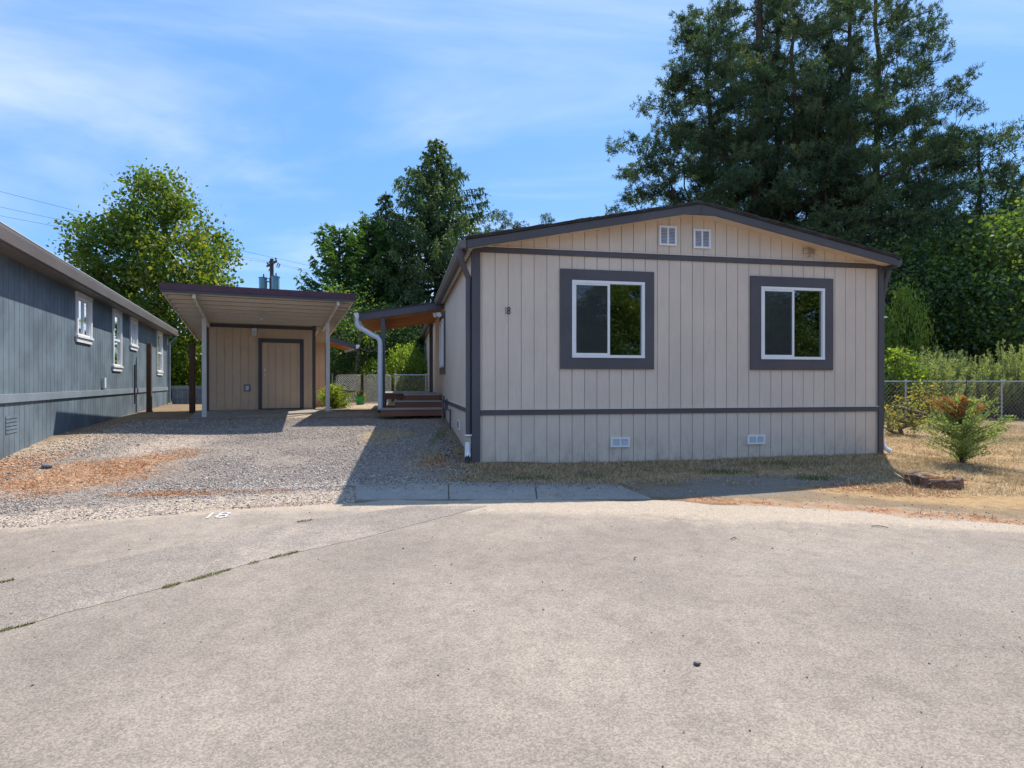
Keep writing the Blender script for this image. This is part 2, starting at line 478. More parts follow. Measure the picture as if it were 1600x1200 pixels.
# ------------------------------------------------------------------ ground sheets
RCX, RCY, RR = .1, -4.01, 10.83            # the turning circle of the road
def grid_sheet(name, xs, ys, mat, dz, attrs):
    X, Y = np.meshgrid(xs, ys)
    Z = gh(X, Y) + dz - (.05 * ss(.0, .4, -rdist(X, Y)) if name == 'ground' else 0)
    V = np.stack([X, Y, Z], -1).reshape(-1, 3)
    nx, ny = len(xs), len(ys)
    i = np.arange(ny - 1)[:, None] * nx + np.arange(nx - 1)[None]
    F = np.stack([i, i + 1, i + 1 + nx, i + nx], -1).reshape(-1, 4)
    me = fast_mesh(name, V, F, M[mat], None, True)
    for k, fn in attrs.items(): vattr(me, k, fn(V[:, 0], V[:, 1]))
    return me
def coords(a, b, step, far):
    c = np.arange(a, b, step)
    e = [far * t for t in (.02, .06, .14, .3, .6, 1)]
    return np.concatenate([[a - q for q in e[::-1]], c, [b + q for q in e]])
def rdist(x, y): return np.hypot(x - RCX, y - RCY) - RR     # distance outside the road's edge
def z_straw(x, y):
    v = blob(x, y, 8.5, 9, 4.2, 5, 0) * 1.2 + blob(x, y, 2.6, 8.3, 3.4, .75, .05) * .75 + blob(x, y, -1.3, 9.2, .45, 1.2, .2)
    v += blob(x, y, 4.9, 7.1, 1.8, .5, -.35)
    v += ((x > 6.2) & (y > 8)) * .5 + blob(x, y, -7.5, 14, 2.0, 2.5) * .5 + (y > 18) * .35
    return np.clip(v, 0, 1)
def z_pale(x, y):
    d = rdist(x, y)
    v = np.clip(1 - d / .75, 0, 1) * (x > 2.6) * 1.1
    v += blob(x, y, -5.6, 15.4, 4.5, 1.1) * .8 + blob(x, y, -4.5, 19.5, 3.5, 3.2) * .9
    v += blob(x, y, -7.0, 9.8, 1.5, 3.2) * .95
    return np.clip(v, 0, 1)
def z_grey(x, y):  # greyer, barer dirt in front of the home
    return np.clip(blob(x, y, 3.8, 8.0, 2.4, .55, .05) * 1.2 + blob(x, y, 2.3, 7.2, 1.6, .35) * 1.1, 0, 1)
def z_green(x, y):
    v = np.zeros_like(x)
    for a in ((.2, 8.0, .35, .18), (-.45, 7.75, .4, .15), (1.1, 8.2, .25, .12), (4.5, 9.3, .9, .22), (3.1, 8.6, .5, .2), (10, 12.5, 2.5, .8), (9.5, 9.6, 1.2, .35), (4.2, 8.1, .3, .15)):
        v = v + blob(x, y, *a) * .8
    return np.clip(v + (y > 25) * .9 + (np.abs(x) > 24) * .7, 0, 1)
def z_red(x, y):
    d = rdist(x, y)
    v = np.clip(1 - np.abs(d - .20) / .30, 0, 1) * (x > 2.0) * .85
    v += blob(x, y, -6.9, 8.2, 1.1, 1.8, .2) * .85 + blob(x, y, -1.15, 9.0, .35, .6) * .5
    return np.clip(v, 0, 1)
xs = coords(-16, 18, .14, 260); ys = np.concatenate([[-300, -180, -90, -60, -40, -28], np.arange(-20, 3.5, .5), np.arange(3.5, 27, .14), [28, 32, 40, 60, 100, 180, 320]])
me = grid_sheet('ground', xs, ys, 'ground', 0, dict(straw=z_straw, pale=z_pale, greyground=z_grey, green=z_green, red=z_red))
tag(link('ground', me), kind='structure')

# road: disk of the turning circle and the street behind the viewer
nr, na = 60, 220
rad = RR * (np.linspace(0, 1, nr) ** .8)
ang = np.linspace(0, 2 * math.pi, na, endpoint=False)
A, Rd = np.meshgrid(ang, rad)
wob = 1 + (Rd / RR) ** 8 * .004 * (np.sin(A * 41) + np.sin(A * 67 + 1) + np.sin(A * 113 + 2))
X = RCX + np.cos(A) * Rd * wob; Y = RCY + np.sin(A) * Rd * wob
V = np.stack([X, Y, gh(X, Y) + .008], -1).reshape(-1, 3)
i = np.arange(nr - 1)[:, None] * na + np.arange(na)[None]
j = np.arange(nr - 1)[:, None] * na + (np.arange(na)[None] + 1) % na
F = np.stack([i, i + na, j + na, j], -1).reshape(-1, 4)
me = fast_mesh('road', V, F, M['asphalt'], None, True)
x, y = V[:, 0], V[:, 1]
vattr(me, 'dust', np.clip(blob(x, y, 2.5, 6.3, 3.2, .75, -.12) * 1.0 + blob(x, y, -.8, 6.4, 2, .35) * .6 + np.clip(1 + rdist(x, y) / .5, 0, 1) * .75 + blob(x, y, -3.5, 5.2, 1.4, .7, .6) * .3, 0, 1))
vattr(me, 'worn', np.clip(blob(x, y, 2.8, 4.4, 2.2, .8) * .5 + blob(x, y, 4, 3.5, 1.5, 2) * .45 + blob(x, y, -3.2, 5.6, 1.0, .3, .6) * .4, 0, 1))
tag(link('road', me), kind='structure')
xs2 = np.linspace(-4, 4, 20); ys2 = np.linspace(-60, -13.5, 60)
me = grid_sheet('street', xs2, ys2, 'asphalt', .014, {'dust': lambda x, y: x * 0, 'worn': lambda x, y: x * 0})
tag(link('road', me), kind='structure')

def ruled(name, left, right, n, m, mat, dz, attrs=None, jit=0., seed=1, noise_edge=None):
    """a sheet between two polylines of (x, y), draped on the terrain"""
    def res(p, k):
        p = np.array(p, float); d = np.r_[0, np.cumsum(np.hypot(*np.diff(p, axis=0).T))]
        t = np.linspace(0, d[-1], k); return np.stack([np.interp(t, d, p[:, 0]), np.interp(t, d, p[:, 1])], -1)
    Lp, Rp = res(left, n), res(right, n)
    r_ = np.random.default_rng(seed)
    if jit:
        for P in (Lp, Rp): P += r_.normal(0, jit, P.shape) * (np.linspace(0, 1, n)[:, None] > -1)
    t = np.linspace(0, 1, m)[None, :, None]
    P = Lp[:, None] * (1 - t) + Rp[:, None] * t
    X, Y = P[..., 0], P[..., 1]
    V = np.stack([X, Y, gh(X, Y) + dz], -1).reshape(-1, 3)
    i = np.arange(n - 1)[:, None] * m + np.arange(m - 1)[None]
    F = np.stack([i, i + 1, i + 1 + m, i + m], -1).reshape(-1, 4)
    nrm = (Rp[0] - Lp[0]); dr = (Lp[-1] - Lp[0])
    if nrm[0] * dr[1] - nrm[1] * dr[0] < 0: F = F[:, ::-1]
    me = fast_mesh(name, V, F, M[mat], None, True)
    for k, fn in (attrs or {}).items(): vattr(me, k, fn(V[:, 0], V[:, 1]))
    return me
def dr_red(x, y):
    return np.clip(blob(x, y, -5.85, 8.0, .95, 1.35, -.3) * 1.2 + blob(x, y, -5.6, 9.6, .5, .9, -.3) * .7 + blob(x, y, -4.1, 7.1, .75, .18, .12) * 1.0 + blob(x, y, -3.0, 7.2, .5, .1) * .4 + blob(x, y, -6.3, 11, .8, .5) * .35, 0, 1)
def dr_pale(x, y):
    d = rdist(x, y)
    return np.clip(np.clip(1.75 - d / .56, 0, 1) * 1.1 + blob(x, y, -6.1, 10.2, .8, 2.2) * .8 + blob(x, y, -5.4, 8.6, .45, 1.0, -.2) * .55, 0, 1)
def dr_straw(x, y):
    return np.clip(blob(x, y, -2.55, 11.7, .55, 1.5, .1) * 1.1 + blob(x, y, -1.25, 9.4, .35, 1.2) * .8 + blob(x, y, -2.6, 14, 2.8, .55) * .6 + blob(x, y, -2.0, 12, .9, .3) * .5, 0, 1)
arc = [(RCX + (RR - .02) * math.cos(t), RCY + (RR - .02) * math.sin(t)) for t in np.linspace(R(122.5), R(100.2), 24)]
bot = arc
left_side = [arc[0], (-6.2, 6.6), (-6.75, 8.5), (-7.0, 10.5), (-7.9, 12.6), (-8.4, 14.6)]
right_side = [arc[-1], (-1.86, 7.5), (-.85, 7.62), (-.80, 8.4), (-1.05, 9.6), (-1.35, 11.2), (-1.7, 13.0), (-1.9, 14.4)]
# driveway: from the road's edge (near) to the carport slab (far), as rows between two side lines
me = ruled('gravel_driveway', bot, [(-8.4, 14.6), (-6.5, 14.7), (-4.5, 14.75), (-3, 14.6), (-1.9, 14.4)], 80, 90, 'gravel', .004, dict(red=dr_red, pale=dr_pale, straw=dr_straw))
# widen rows smoothly toward the side lines
V = np.empty(len(me.vertices) * 3, np.float32); me.vertices.foreach_get('co', V); V = V.reshape(80, 90, 3)
ls = np.array(left_side); rs = np.array(right_side)
for jx in range(90):
    for P, idx in ((ls, 0), (rs, -1)): pass
yrow = V[..., 1].copy()
for jx in range(90):
    t = jx / 89
    lx, ly = np.interp(t, np.linspace(0, 1, len(ls)), ls[:, 0]), np.interp(t, np.linspace(0, 1, len(ls)), ls[:, 1])
    rx, ry = np.interp(t, np.linspace(0, 1, len(rs)), rs[:, 0]), np.interp(t, np.linspace(0, 1, len(rs)), rs[:, 1])
    s_ = np.linspace(0, 1, 80)
    x0 = V[0, jx, 0]; x1 = V[-1, jx, 0]; y0 = V[0, jx, 1]; y1 = V[-1, jx, 1]
    nl = .09 * (vnoise(t * 40, 3, 1) - .5); nr_ = .09 * (vnoise(t * 40, 9, 1) - .5)
    V[:, jx, 0] += (1 - s_) * (lx - x0 + nl) + s_ * (rx - x1 + nr_)
    V[:, jx, 1] += (1 - s_) * (ly - y0) + s_ * (ry - y1)
V[..., 2] = gh(V[..., 0], V[..., 1]) + .004
me.vertices.foreach_set('co', V.ravel()); me.update()
for k, fn in dict(red=dr_red, pale=dr_pale, straw=dr_straw).items():
    me.attributes[k].data.foreach_set('value', fn(V[..., 0].ravel(), V[..., 1].ravel()).astype(np.float32))
tag(link('driveway', me), kind='structure')
DRV = V.copy()

# old gutter line across the asphalt
up_ = [(-6.6, 1.4), (-3.71, 4.25), (-3.39, 4.58), (-3.08, 4.91), (-2.51, 5.49), (-2.08, 5.88), (-1.1, 6.5)]
lo_ = [(-5.6, .9), (-3.04, 3.48), (-2.83, 3.76), (-2.45, 4.17), (-2.07, 4.67), (-1.39, 5.29), (-.27, 6.5)]
me = ruled('asphalt_patch', up_, lo_, 120, 8, 'patch', .0105, {'dust': lambda x, y: vnoise(x, y, 1.5) * .7}, jit=.006)
tag(link('road_patch', me), kind='structure')

# sidewalk slabs in front of the house
slab_pts = [((-2.01, 7.48), (-1.81, 6.76)), ((-.83, 7.60), (-.73, 6.79)), ((.30, 7.73), (.29, 6.79)), ((1.31, 7.72), (1.62, 6.80))]
walk = bpy.data.objects.new('sidewalk', None); COL.objects.link(walk); walk['kind'] = 'structure'
for k in range(3):
    (a, b), (c, d) = slab_pts[k], slab_pts[k + 1]
    e = .006
    a = (a[0] + e, a[1]); b = (b[0] + e, b[1]); c = (c[0] - e, c[1]); d = (d[0] - e, d[1])
    mb = MB()
    mb.hexa([(*b, G(*b) - .05), (*d, G(*d) - .05), (*c, G(*c) - .05), (*a, G(*a) - .05),
             (*b, G(*b) + .022), (*d, G(*d) + .022 + .004 * k), (*c, G(*c) + .03), (*a, G(*a) + .026)])
    part('slab', mb, 'concrete', walk, bevel=.008)
# crooked paving remnant in the dirt right of the slabs
# carport slab is built with the carport

# painted 18 on the road
def text_mesh(txt, size, sx, sy):
    cu = bpy.data.curves.new('txt', 'FONT'); cu.body = txt; cu.size = size
    o = bpy.data.objects.new('txt', cu); COL.objects.link(o)
    dg = bpy.context.evaluated_depsgraph_get()
    me = bpy.data.meshes.new_from_object(o.evaluated_get(dg))
    bpy.data.objects.remove(o)
    for v in me.vertices: v.co.x *= sx; v.co.y *= sy
    return me
num = thing('painted_house_number', (-3.17, 5.955, G(-3.17, 5.955) + .016), 'white 18 painted on the asphalt at the driveway mouth', 'road marking', R(12))
for ch, dx in (('1', 0), ('8', .115)):
    me = text_mesh(ch, .4, .72 if ch == '8' else .6, .80)
    for v in me.vertices: v.co.z = G(-3.17, 5.955 + v.co.y) - G(-3.17, 5.955)
    me.materials.append(M['roadpaint'])
    link('digit', me, num, (dx, 0, 0))

# ------------------------------------------------------------------ wall helper
def spans(x0, x1, z0, z1, holes):
    """rectangles covering the wall area minus the holes"""
    out = []
    hs = [h for h in holes if h[1] > x0 and h[0] < x1]
    cuts = sorted({x0, x1, *[min(max(h[0], x0), x1) for h in hs], *[min(max(h[1], x0), x1) for h in hs]})
    for a, b in zip(cuts, cuts[1:]):
        if b - a < 1e-4: continue
        m_ = (a + b) / 2; zs = [z0, z1]
        cov = sorted([(max(h[2], z0), min(h[3], z1)) for h in hs if h[0] < m_ < h[1]])
        z = z0
        for c, d in cov:
            if c > z: out.append((a, b, z, c))
            z = max(z, d)
        if z < z1: out.append((a, b, z, z1))
    return out

def sliding_window(root, x0, x1, z0, z1, yf, trim, ext, trimmat='slate', slide_left=True, along='x'):
    """frame box x0..x1, z0..z1 at facade y=yf (facing -y); trim = outer rectangle"""
    W = bpy.data.objects.new('window', None); COL.objects.link(W); W.parent = root
    tx0, tx1, tz0, tz1 = trim
    if ext:
        mb = MB()
        y0, y1 = yf - .026, yf - .001
        mb.box(tx0, tx1, y0, y1, z1, tz1).box(tx0, tx1, y0, y1, tz0, z0)
        mb.box(tx0, x0, y0 - .002, y1, z0, z1).box(x1, tx1, y0 - .002, y1, z0, z1)
        part('trim', mb, trimmat, W)
    mb = MB(); w = .045
    mb.box(x0, x1, yf - .04, yf + .03, z1 - w, z1).box(x0, x1, yf - .042, yf + .03, z0, z0 + w)
    mb.box(x0, x0 + w, yf - .038, yf + .028, z0 + w, z1 - w).box(x1 - w, x1, yf - .038, yf + .028, z0 + w, z1 - w)
    part('frame', mb, 'white', W)
    xm = (x0 + x1) / 2; s = .03
    a, b = x0 + w, xm + .02
    mb = MB(); ys0, ys1 = yf - .030, yf - .008
    mb.box(a, b, ys0, ys1, z1 - w - s, z1 - w).box(a, b, ys0, ys1, z0 + w, z0 + w + s)
    mb.box(a, a + s * .8, ys0 + .001, ys1, z0 + w + s, z1 - w - s).box(b - s * 1.3, b, ys0 + .001, ys1, z0 + w + s, z1 - w - s)
    part('sash', mb, 'white', W)
    part('pane', MB().box(a + s * .8, b - s * 1.3, yf - .012, yf - .008, z0 + w + s, z1 - w - s), 'glass', W)
    part('screen', MB().box(a + s * .8, b - s * 1.3, yf - .026, yf - .025, z0 + w + s, z1 - w - s), 'screen', W)
    mb = MB().box(xm - .012, xm + .022, yf - .006, yf + .02, z0 + w, z1 - w)
    part('mullion', mb, 'white', W)
    part('pane', MB().box(xm + .022, x1 - w, yf + .004, yf + .008, z0 + w, z1 - w), 'glass', W)
    return W

# ------------------------------------------------------------------ tan mobile home
HR = R(10.8)
HX, HY = -.545, 9.06
home = thing('mobile_home', (HX, HY, 0), 'tan double wide home with slate trim, two front windows and the number 18', 'house', HR)
def hw(lx, ly):     # house local -> world xy
    return HX + lx * math.cos(HR) - ly * math.sin(HR), HY + lx * math.sin(HR) + ly * math.cos(HR)
X0, X1, LEN = -.05, 7.24, 20.4
BAND0, BAND1, FR0, FR1 = 1.115, 1.195, 3.64, 3.725
EAVE, RIDGE = 3.62, 4.34            # underside of roof at x0 / x1 and at the ridge
XM = (X0 + X1) / 2
def rz(x): return 3.765 + (4.505 - 3.765) * (1 - abs(x - XM) / (XM - X0 + .13))   # top of the deck
def under(x): return rz(x) - .085
wins = [(1.522, 2.750, 2.02, 3.255), (4.855, 6.075, 2.02, 3.255)]
trims = [(1.332, 2.917, 1.839, 3.43), (4.660, 6.250, 1.839, 3.43)]
# backing walls
mb = MB()
for a, b, c, d in spans(X0, X1, 0.1, 3.68, wins): mb.box(a, b, .022, .12, c, d)
mb.prism([(X0, 3.68), (X1, 3.68), (X1, under(X1) - .02), (XM, under(XM) - .02), (X0, under(X0) - .02)], .022, .12)
sw = [(5.95, 7.35, 2.02, 3.255), (12.1, 12.9, 2.55, 3.30), (16.9, 17.85, 1.25, 3.25)]
for a, b, c, d in spans(.12, LEN, 0.1, 3.72, sw[:2]): mb.box(X0 + .022, X0 + .12, a, b, c, d)
mb.box(X1 - .12, X1 - .022, .12, LEN, .1, 3.72)
mb.box(X0 + .12, X1 - .12, LEN - .12, LEN, .1, 3.72)
part('wall', mb, 'tan', home)
# rooms behind the windows
mb = MB(); 
mb.box(X0 + .13, X1 - .13, .13, LEN - .13, 1.18, 1.2).box(X0 + .13, X1 - .13, .13, LEN - .13, 3.6, 3.62)
mb.box(X0 + .13, X1 - .13, 3.9, 4.0, 1.2, 3.6).box(3.55, 3.65, .13, 3.9, 1.2, 3.6)
part('interior_wall', mb, 'room', home)
# siding boards, front
PITCH = .2075; GAP = .010
def ground_front(x): 
    wx, wy = hw(x, 0); return G(wx, wy)
shared = {}
def boards(x_start, x_end, z0f, z1f, root, mat, yf, holes, pitch=PITCH, th=.018, cache='a'):
    gap = GAP if cache == 'a' else .017
    x = x_start; k = 0
    while x < x_end - .02:
        a, b = x, min(x + pitch, x_end)
        z0 = z0f(a) if callable(z0f) else z0f
        z0b = z0f(b) if callable(z0f) else z0f
        t0 = z1f(a) if callable(z1f) else z1f; t1 = z1f(b) if callable(z1f) else z1f
        hit = [h for h in holes if h[1] > a and h[0] < b]
        if min(t0, t1) - z0 > -.5 and max(t0, t1) - z0 > .012:
            t0 = max(t0, z0 + .003); t1 = max(t1, z0 + .003)
            if hit:
                for p, q, c, d in spans(a, b, z0, t0, hit):
                    gl = gap / 2 if p == a else 0; gr = gap / 2 if q == b else 0
                    if q - p - gl - gr > .012: part('siding_board', MB().box(p + gl, q - gr, yf, yf + th, c, d), mat, root)
            elif callable(z1f) or callable(z0f):
                mb = MB().prism([(a + gap / 2, z0), (b - gap / 2, z0b), (b - gap / 2, t1), (a + gap / 2, t0)], yf, yf + th)
                part('siding_board', mb, mat, root)
            else:
                key = (cache, round(b - a, 3), round(z0, 3), round(t0, 3), mat)
                if key not in shared:
                    shared[key] = MB().box(gap / 2, b - a - gap / 2, 0, th, z0, t0).mesh('siding_board', M[mat])
                link('siding_board', shared[key], root, (a, yf, 0))
        x += pitch; k += 1
boards(.08, X1 - .09, BAND1 + .004, FR0, home, 'tan', .003, wins)
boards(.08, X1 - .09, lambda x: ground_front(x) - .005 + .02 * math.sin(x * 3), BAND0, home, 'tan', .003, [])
boards(.08, X1 - .09, FR1, lambda x: under(x) - .0, home, 'tan', .003, [])
# narrow filler strips beside the corner trims
mb = MB().box(.05, .08, .006, .02, .3, 3.64).box(X1 - .09, X1 - .07, .006, .02, .3, 3.64)
part('siding_edge', mb, 'tan', home)
# bands and corner boards
part('belt_band', MB().box(.055, X1 - .075, -.022, .001, BAND0, BAND1), 'slate', home, bevel=.003)
part('drip_cap', MB().box(.055, X1 - .075, -.034, .001, BAND1 + .001, BAND1 + .014), 'tan', home)
part('frieze_band', MB().box(.052, X1 - .075, -.022, .001, FR0, FR1), 'slate', home, bevel=.003)
part('drip_cap', MB().box(.052, X1 - .075, -.034, .001, FR1 + .001, FR1 + .012), 'soffit', home)
for a, b in ((X0 - .028, .052), (X1 - .072, X1 + .028)):
    part('corner_board', MB().box(a, b, -.03, -.002 + .02, G(*hw(a, 0)) - .03, 3.72), 'slate', home, bevel=.003)
part('corner_board', MB().box(X0 - .03, X0 - .004, .021, .12, .2, 3.70), 'slate', home, bevel=.003)
part('corner_board', MB().box(X1 + .004, X1 + .03, .021, .12, .2, 3.70), 'slate', home)
# left side siding: boards with grooves, too foreshortened to tell apart
mb = MB(); y = .13
while y < LEN - .1:
    b = min(y + PITCH, LEN - .1)
    for p, q, c, d in spans(y, b, BAND1, 3.70, sw): mb.box(X0 + .004, X0 + .021, p + .004, q - .004, c, d)
    gz = G(*hw(X0, y)) - .02
    mb.box(X0 + .004, X0 + .021, y + .004, b - .004, gz, BAND0)
    y = b
part('side_siding', mb, 'tan', home, kind='stuff')
part('belt_band', MB().box(X0 - .02, X0 + .003, .125, LEN - .1, BAND0, BAND1), 'slate', home)
part('drip_cap', MB().box(X0 - .03, X0 + .003, .125, LEN - .1, BAND1 + .001, BAND1 + .012), 'tan', home)
# side windows: built facing -y then turned to face -x
def side_window(y0, y1, z0, z1, tr):
    W = bpy.data.objects.new('window', None); COL.objects.link(W); W.parent = home
    x = X0
    mb = MB(); a, b = x - .03, x - .001
    mb.box(a, b, y0 - tr, y1 + tr, z1, z1 + tr).box(a, b, y0 - tr, y1 + tr, z0 - tr, z0)
    mb.box(a - .002, b, y0 - tr, y0, z0, z1).box(a - .002, b, y1, y1 + tr, z0, z1)
    part('trim', mb, 'slate', W)
    mb = MB(); w = .05
    mb.box(x - .06, x + .03, y0, y1, z1 - w, z1).box(x - .06, x + .03, y0, y1, z0, z0 + w)
    mb.box(x - .058, x + .028, y0, y0 + w, z0 + w, z1 - w).box(x - .058, x + .028, y1 - w, y1, z0 + w, z1 - w)
    m_ = (y0 + y1) / 2; mb.box(x - .05, x + .02, m_ - .03, m_ + .03, z0 + w, z1 - w)
    part('frame', mb, 'white', W)
    for p, q in ((y0 + w, m_ - .03), (m_ + .03, y1 - w)):
        part('pane', MB().box(x - .004, x, p, q, z0 + w, z1 - w), 'glass', W)
side_window(*sw[0], .17); side_window(*sw[1], .09)
# side door beyond the porch
D = bpy.data.objects.new('door', None); COL.objects.link(D); D.parent = home
part('door_panel', MB().box(X0 - .02, X0 + .02, 16.9, 17.85, 1.25, 3.25), 'white', D)
mb = MB().box(X0 - .035, X0 + .003, 16.8, 16.9, 1.25, 3.35).box(X0 - .035, X0 + .003, 17.85, 17.95, 1.25, 3.35).box(X0 - .035, X0 + .003, 16.9, 17.85, 3.25, 3.35)
part('door_frame', mb, 'slate', D)
# front windows
for k, (w_, t_) in enumerate(zip(wins, trims)):
    sliding_window(home, *w_, .0, t_, True)
# blinds drawn aside behind the panes
part('curtain', MB().box(5.93, 6.02, .14, .17, 2.07, 3.2), 'curtain', home)
part('curtain', MB().box(1.56, 1.70, .14, .17, 2.07, 3.2), 'curtain', home)
# vents
def vent(x0, x1, z0, z1, split, lou):
    Vn = bpy.data.objects.new('vent', None); COL.objects.link(Vn); Vn.parent = home
    w = .03; mb = MB()
    mb.box(x0, x1, -.03, -.002, z1 - w, z1).box(x0, x1, -.03, -.002, z0, z0 + w)
    mb.box(x0, x0 + w, -.03, -.003, z0 + w, z1 - w).box(x1 - w, x1, -.03, -.003, z0 + w, z1 - w)
    m_ = (x0 + x1) / 2; mb.box(m_ - .012, m_ + .012, -.031, -.003, z0 + w, z1 - w)
    part('frame', mb, 'white', Vn)
    part('vent_backing', MB().box(x0 + w, x1 - w, -.006, .001, z0 + w, z1 - w), 'stone', Vn)
    mb = MB(); z = z0 + w + .005
    while z < z1 - w - .01:
        for p, q in ((x0 + w, m_ - .012), (m_ + .012, x1 - w)):
            mb.prism([(-.024, z), (-.022, z + .003), (-.008, z + .017), (-.01, z + .014)], p, q, 'x')
        z += lou
    part('louvre', mb, 'downspout', Vn, kind='stuff')
def tloc(px):
    r = (px - 800) / 915; return (9.06 * r + .545) / (.982 - .1874 * r)
vent(tloc(1029), tloc(1056), 3.875, 4.20, True, .024)
vent(tloc(1082.5), tloc(1109), 3.855, 4.175, True, .024)
vent(tloc(953.5), tloc(983), .578, .735, True, .018)
vent(tloc(1167), tloc(1194), .578, .735, True, .018)
mb = MB().box(X0 - .02, X0 + .002, 2.1, 2.42, .72, .9)
part('vent', mb, 'white', home)
part('vent_backing', MB().box(X0 - .024, X0 - .018, 2.14, 2.38, .75, .87), 'stone', home)
# house number
for ch, dx, mt in (('1', tloc(786.8), 'stone'), ('8', tloc(791.6), 'black')):
    me = text_mesh(ch, .165, .8, 1)
    for v in me.vertices: v.co.z = 0
    me.materials.append(M[mt])
    o = link('house_number', me, home, (dx, -.006, 2.69), (R(90), 0, 0))
    s_ = o.modifiers.new('thick', 'SOLIDIFY'); s_.thickness = .008
# roof
OV, EO = .13, .30        # side and front overhang
RX0, RX1 = X0 - OV, X1 + .035
th = .022
mb = MB().prism([(RX0 - .02, rz(RX0) - .006), (XM, rz(XM)), (RX1 + .02, rz(RX1) - .006), (RX1 + .02, rz(RX1) - .006 + th), (XM, rz(XM) + th), (RX0 - .02, rz(RX0) - .006 + th)], -EO - .02, LEN + .25)
roof = part('roof', mb, 'shingle', home)
# uneven shingle edge along the front rake
mb = MB(); n = 58
for k in range(n):
    a = RX0 - .02 + (RX1 - RX0 + .04) * k / n; b = RX0 - .02 + (RX1 - RX0 + .04) * (k + 1) / n
    if a < XM < b: b = XM
    dy = random.uniform(-.012, .012); dz = random.uniform(.0, .012)
    mb.prism([(a, rz(a) + th), (b, rz(b) + th), (b, rz(b) + th + .014 + dz), (a, rz(a) + th + .010 + dz)], -EO - .04 + dy, .6)
part('shingle_course', mb, 'shingle', roof, kind='stuff')
# rake fascia, thicker at the ridge
FH = .125
mb = MB()
fl = .26
mb.prism([(RX0, rz(RX0) - .012), (XM, rz(XM) - .004), (XM, rz(XM - fl) - FH - .004), (XM - fl, rz(XM - fl) - FH - .004), (RX0, rz(RX0) - FH - .012)], -EO, -EO + .035)
part('rake_fascia', mb, 'slate_worn', home, bevel=.003)
mb = MB()
mb.prism([(XM + .003, rz(XM) - .004), (RX1, rz(RX1) - .012), (RX1, rz(RX1) - FH - .012), (XM + fl, rz(XM + fl) - FH - .004), (XM + .003, rz(XM + fl) - FH - .004)], -EO, -EO + .035)
part('rake_fascia', mb, 'slate_worn', home, bevel=.003)
# soffit boards under the front overhang
mb = MB().prism([(RX0 + .01, rz(RX0) - .10), (XM, rz(XM) - .10), (XM, rz(XM) - .065), (RX0 + .01, rz(RX0) - .065)], -EO + .036, .02)
part('soffit', mb, 'soffit', home)
mb = MB().prism([(XM + .002, rz(XM) - .10), (RX1 - .01, rz(RX1) - .10), (RX1 - .01, rz(RX1) - .065), (XM + .002, rz(XM) - .065)], -EO + .036, .02)
part('soffit', mb, 'soffit', home)
mb = MB().box(RX0 + .005, X0 - .031, -EO + .036, LEN, 3.655, 3.69)
part('eave_soffit', mb, 'soffit', home)
for s, xe in ((-1, RX0), (1, RX1)):
    part('eave_fascia', MB().box(xe - .012 if s < 0 else xe - .012, xe + .012, -EO + .04, LEN + .2, 3.60, 3.755), 'slate_worn', home)
def gutter(name, parent, x, s, y0, y1, zt, mat, w=.11, h=.11):
    o = -s
    prof = [(x, zt), (x, zt - h), (x + s * w * .65, zt - h), (x + s * w, zt - h * .35), (x + s * w, zt), (x + s * (w - .008), zt),
            (x + s * (w - .008), zt - h * .3), (x + s * w * .6, zt - h + .01), (x + s * .008, zt - h + .01), (x + s * .008, zt)]
    if s > 0: prof = prof[::-1]
    mb = MB().prism(prof, y0, y1)
    mb.prism([(x, zt), (x, zt - h), (x + s * w * .65, zt - h), (x + s * w, zt - h * .35), (x + s * w, zt)][::(1 if s < 0 else -1)], y0 - .004, y0)
    return part(name, mb, mat, parent)
gutter('gutter', home, RX0 - .014, -1, -EO + .02, LEN + .2, 3.745, 'fasciagrey')
gutter('gutter', home, RX1 + .014, 1, -EO + .02, LEN + .2, 3.745, 'slate')
# downspouts
gx = RX0 - .07
Dn = part('downspout', MB().tube([(gx, -.12, 3.66), (gx, -.10, 3.52), (gx + .03, -.06, 3.42), (X0 - .075, .03, 3.24), (X0 - .075, .04, 3.1), (X0 - .075, .04, .78)], .047, 8), 'slate', home)
part('strap', MB().box(X0 - .128, X0 - .02, -.012, .092, .795, .82), 'white', Dn)
part('boot', MB().tube([(X0 - .08, .04, .80 - .1), (X0 - .085, .035, .56), (X0 - .09, .0, .47)], .05, 8), 'white', Dn)
part('boot', MB().tube([(X0 - .088, .012, .50), (X0 - .095, -.03, .43), (X0 - .10, -.05, .39)], .046, 8), 'black', Dn)
gx = RX1 + .07
Dn = part('downspout', MB().tube([(gx, -.05, 3.66), (gx, -.03, 3.54), (gx - .02, .0, 3.42), (X1 + .085, .06, 3.16), (X1 + .075, .07, 3.0), (X1 + .075, .07, .78)], .045, 8), 'slate', home)
part('strap', MB().box(X1 + .02, X1 + .128, .0, .12, 2.78, 2.80), 'white', Dn)
part('strap', MB().box(X1 + .02, X1 + .128, .0, .12, .83, .85), 'white', Dn)
part('boot', MB().tube([(X1 + .075, .07, .79), (X1 + .08, .065, .53), (X1 + .11, .0, .44), (X1 + .16, -.05, .40)], .045, 8), 'white', Dn)
# service pipes low on the left wall
part('service_pipe', MB().tube([(X0 - .05, 5.0, .95), (X0 - .06, 5.0, 1.12), (X0 - .1, 5.0, 1.3)], .02, 6).tube([(X0 - .06, 3.6, .62), (X0 - .06, 3.6, 1.02), (X0 - .06, 4.5, 1.02), (X0 - .06, 4.5, 1.25)], .018, 6), 'slate', home)
part('service_pipe', MB().tube([(X0 - .10, 5.3, .5), (X0 - .10, 5.3, 1.2)], .022, 8).tube([(X0 - .12, 4.8, .48), (X0 - .12, 4.8, .82)], .02, 8), 'fasciagrey', home)

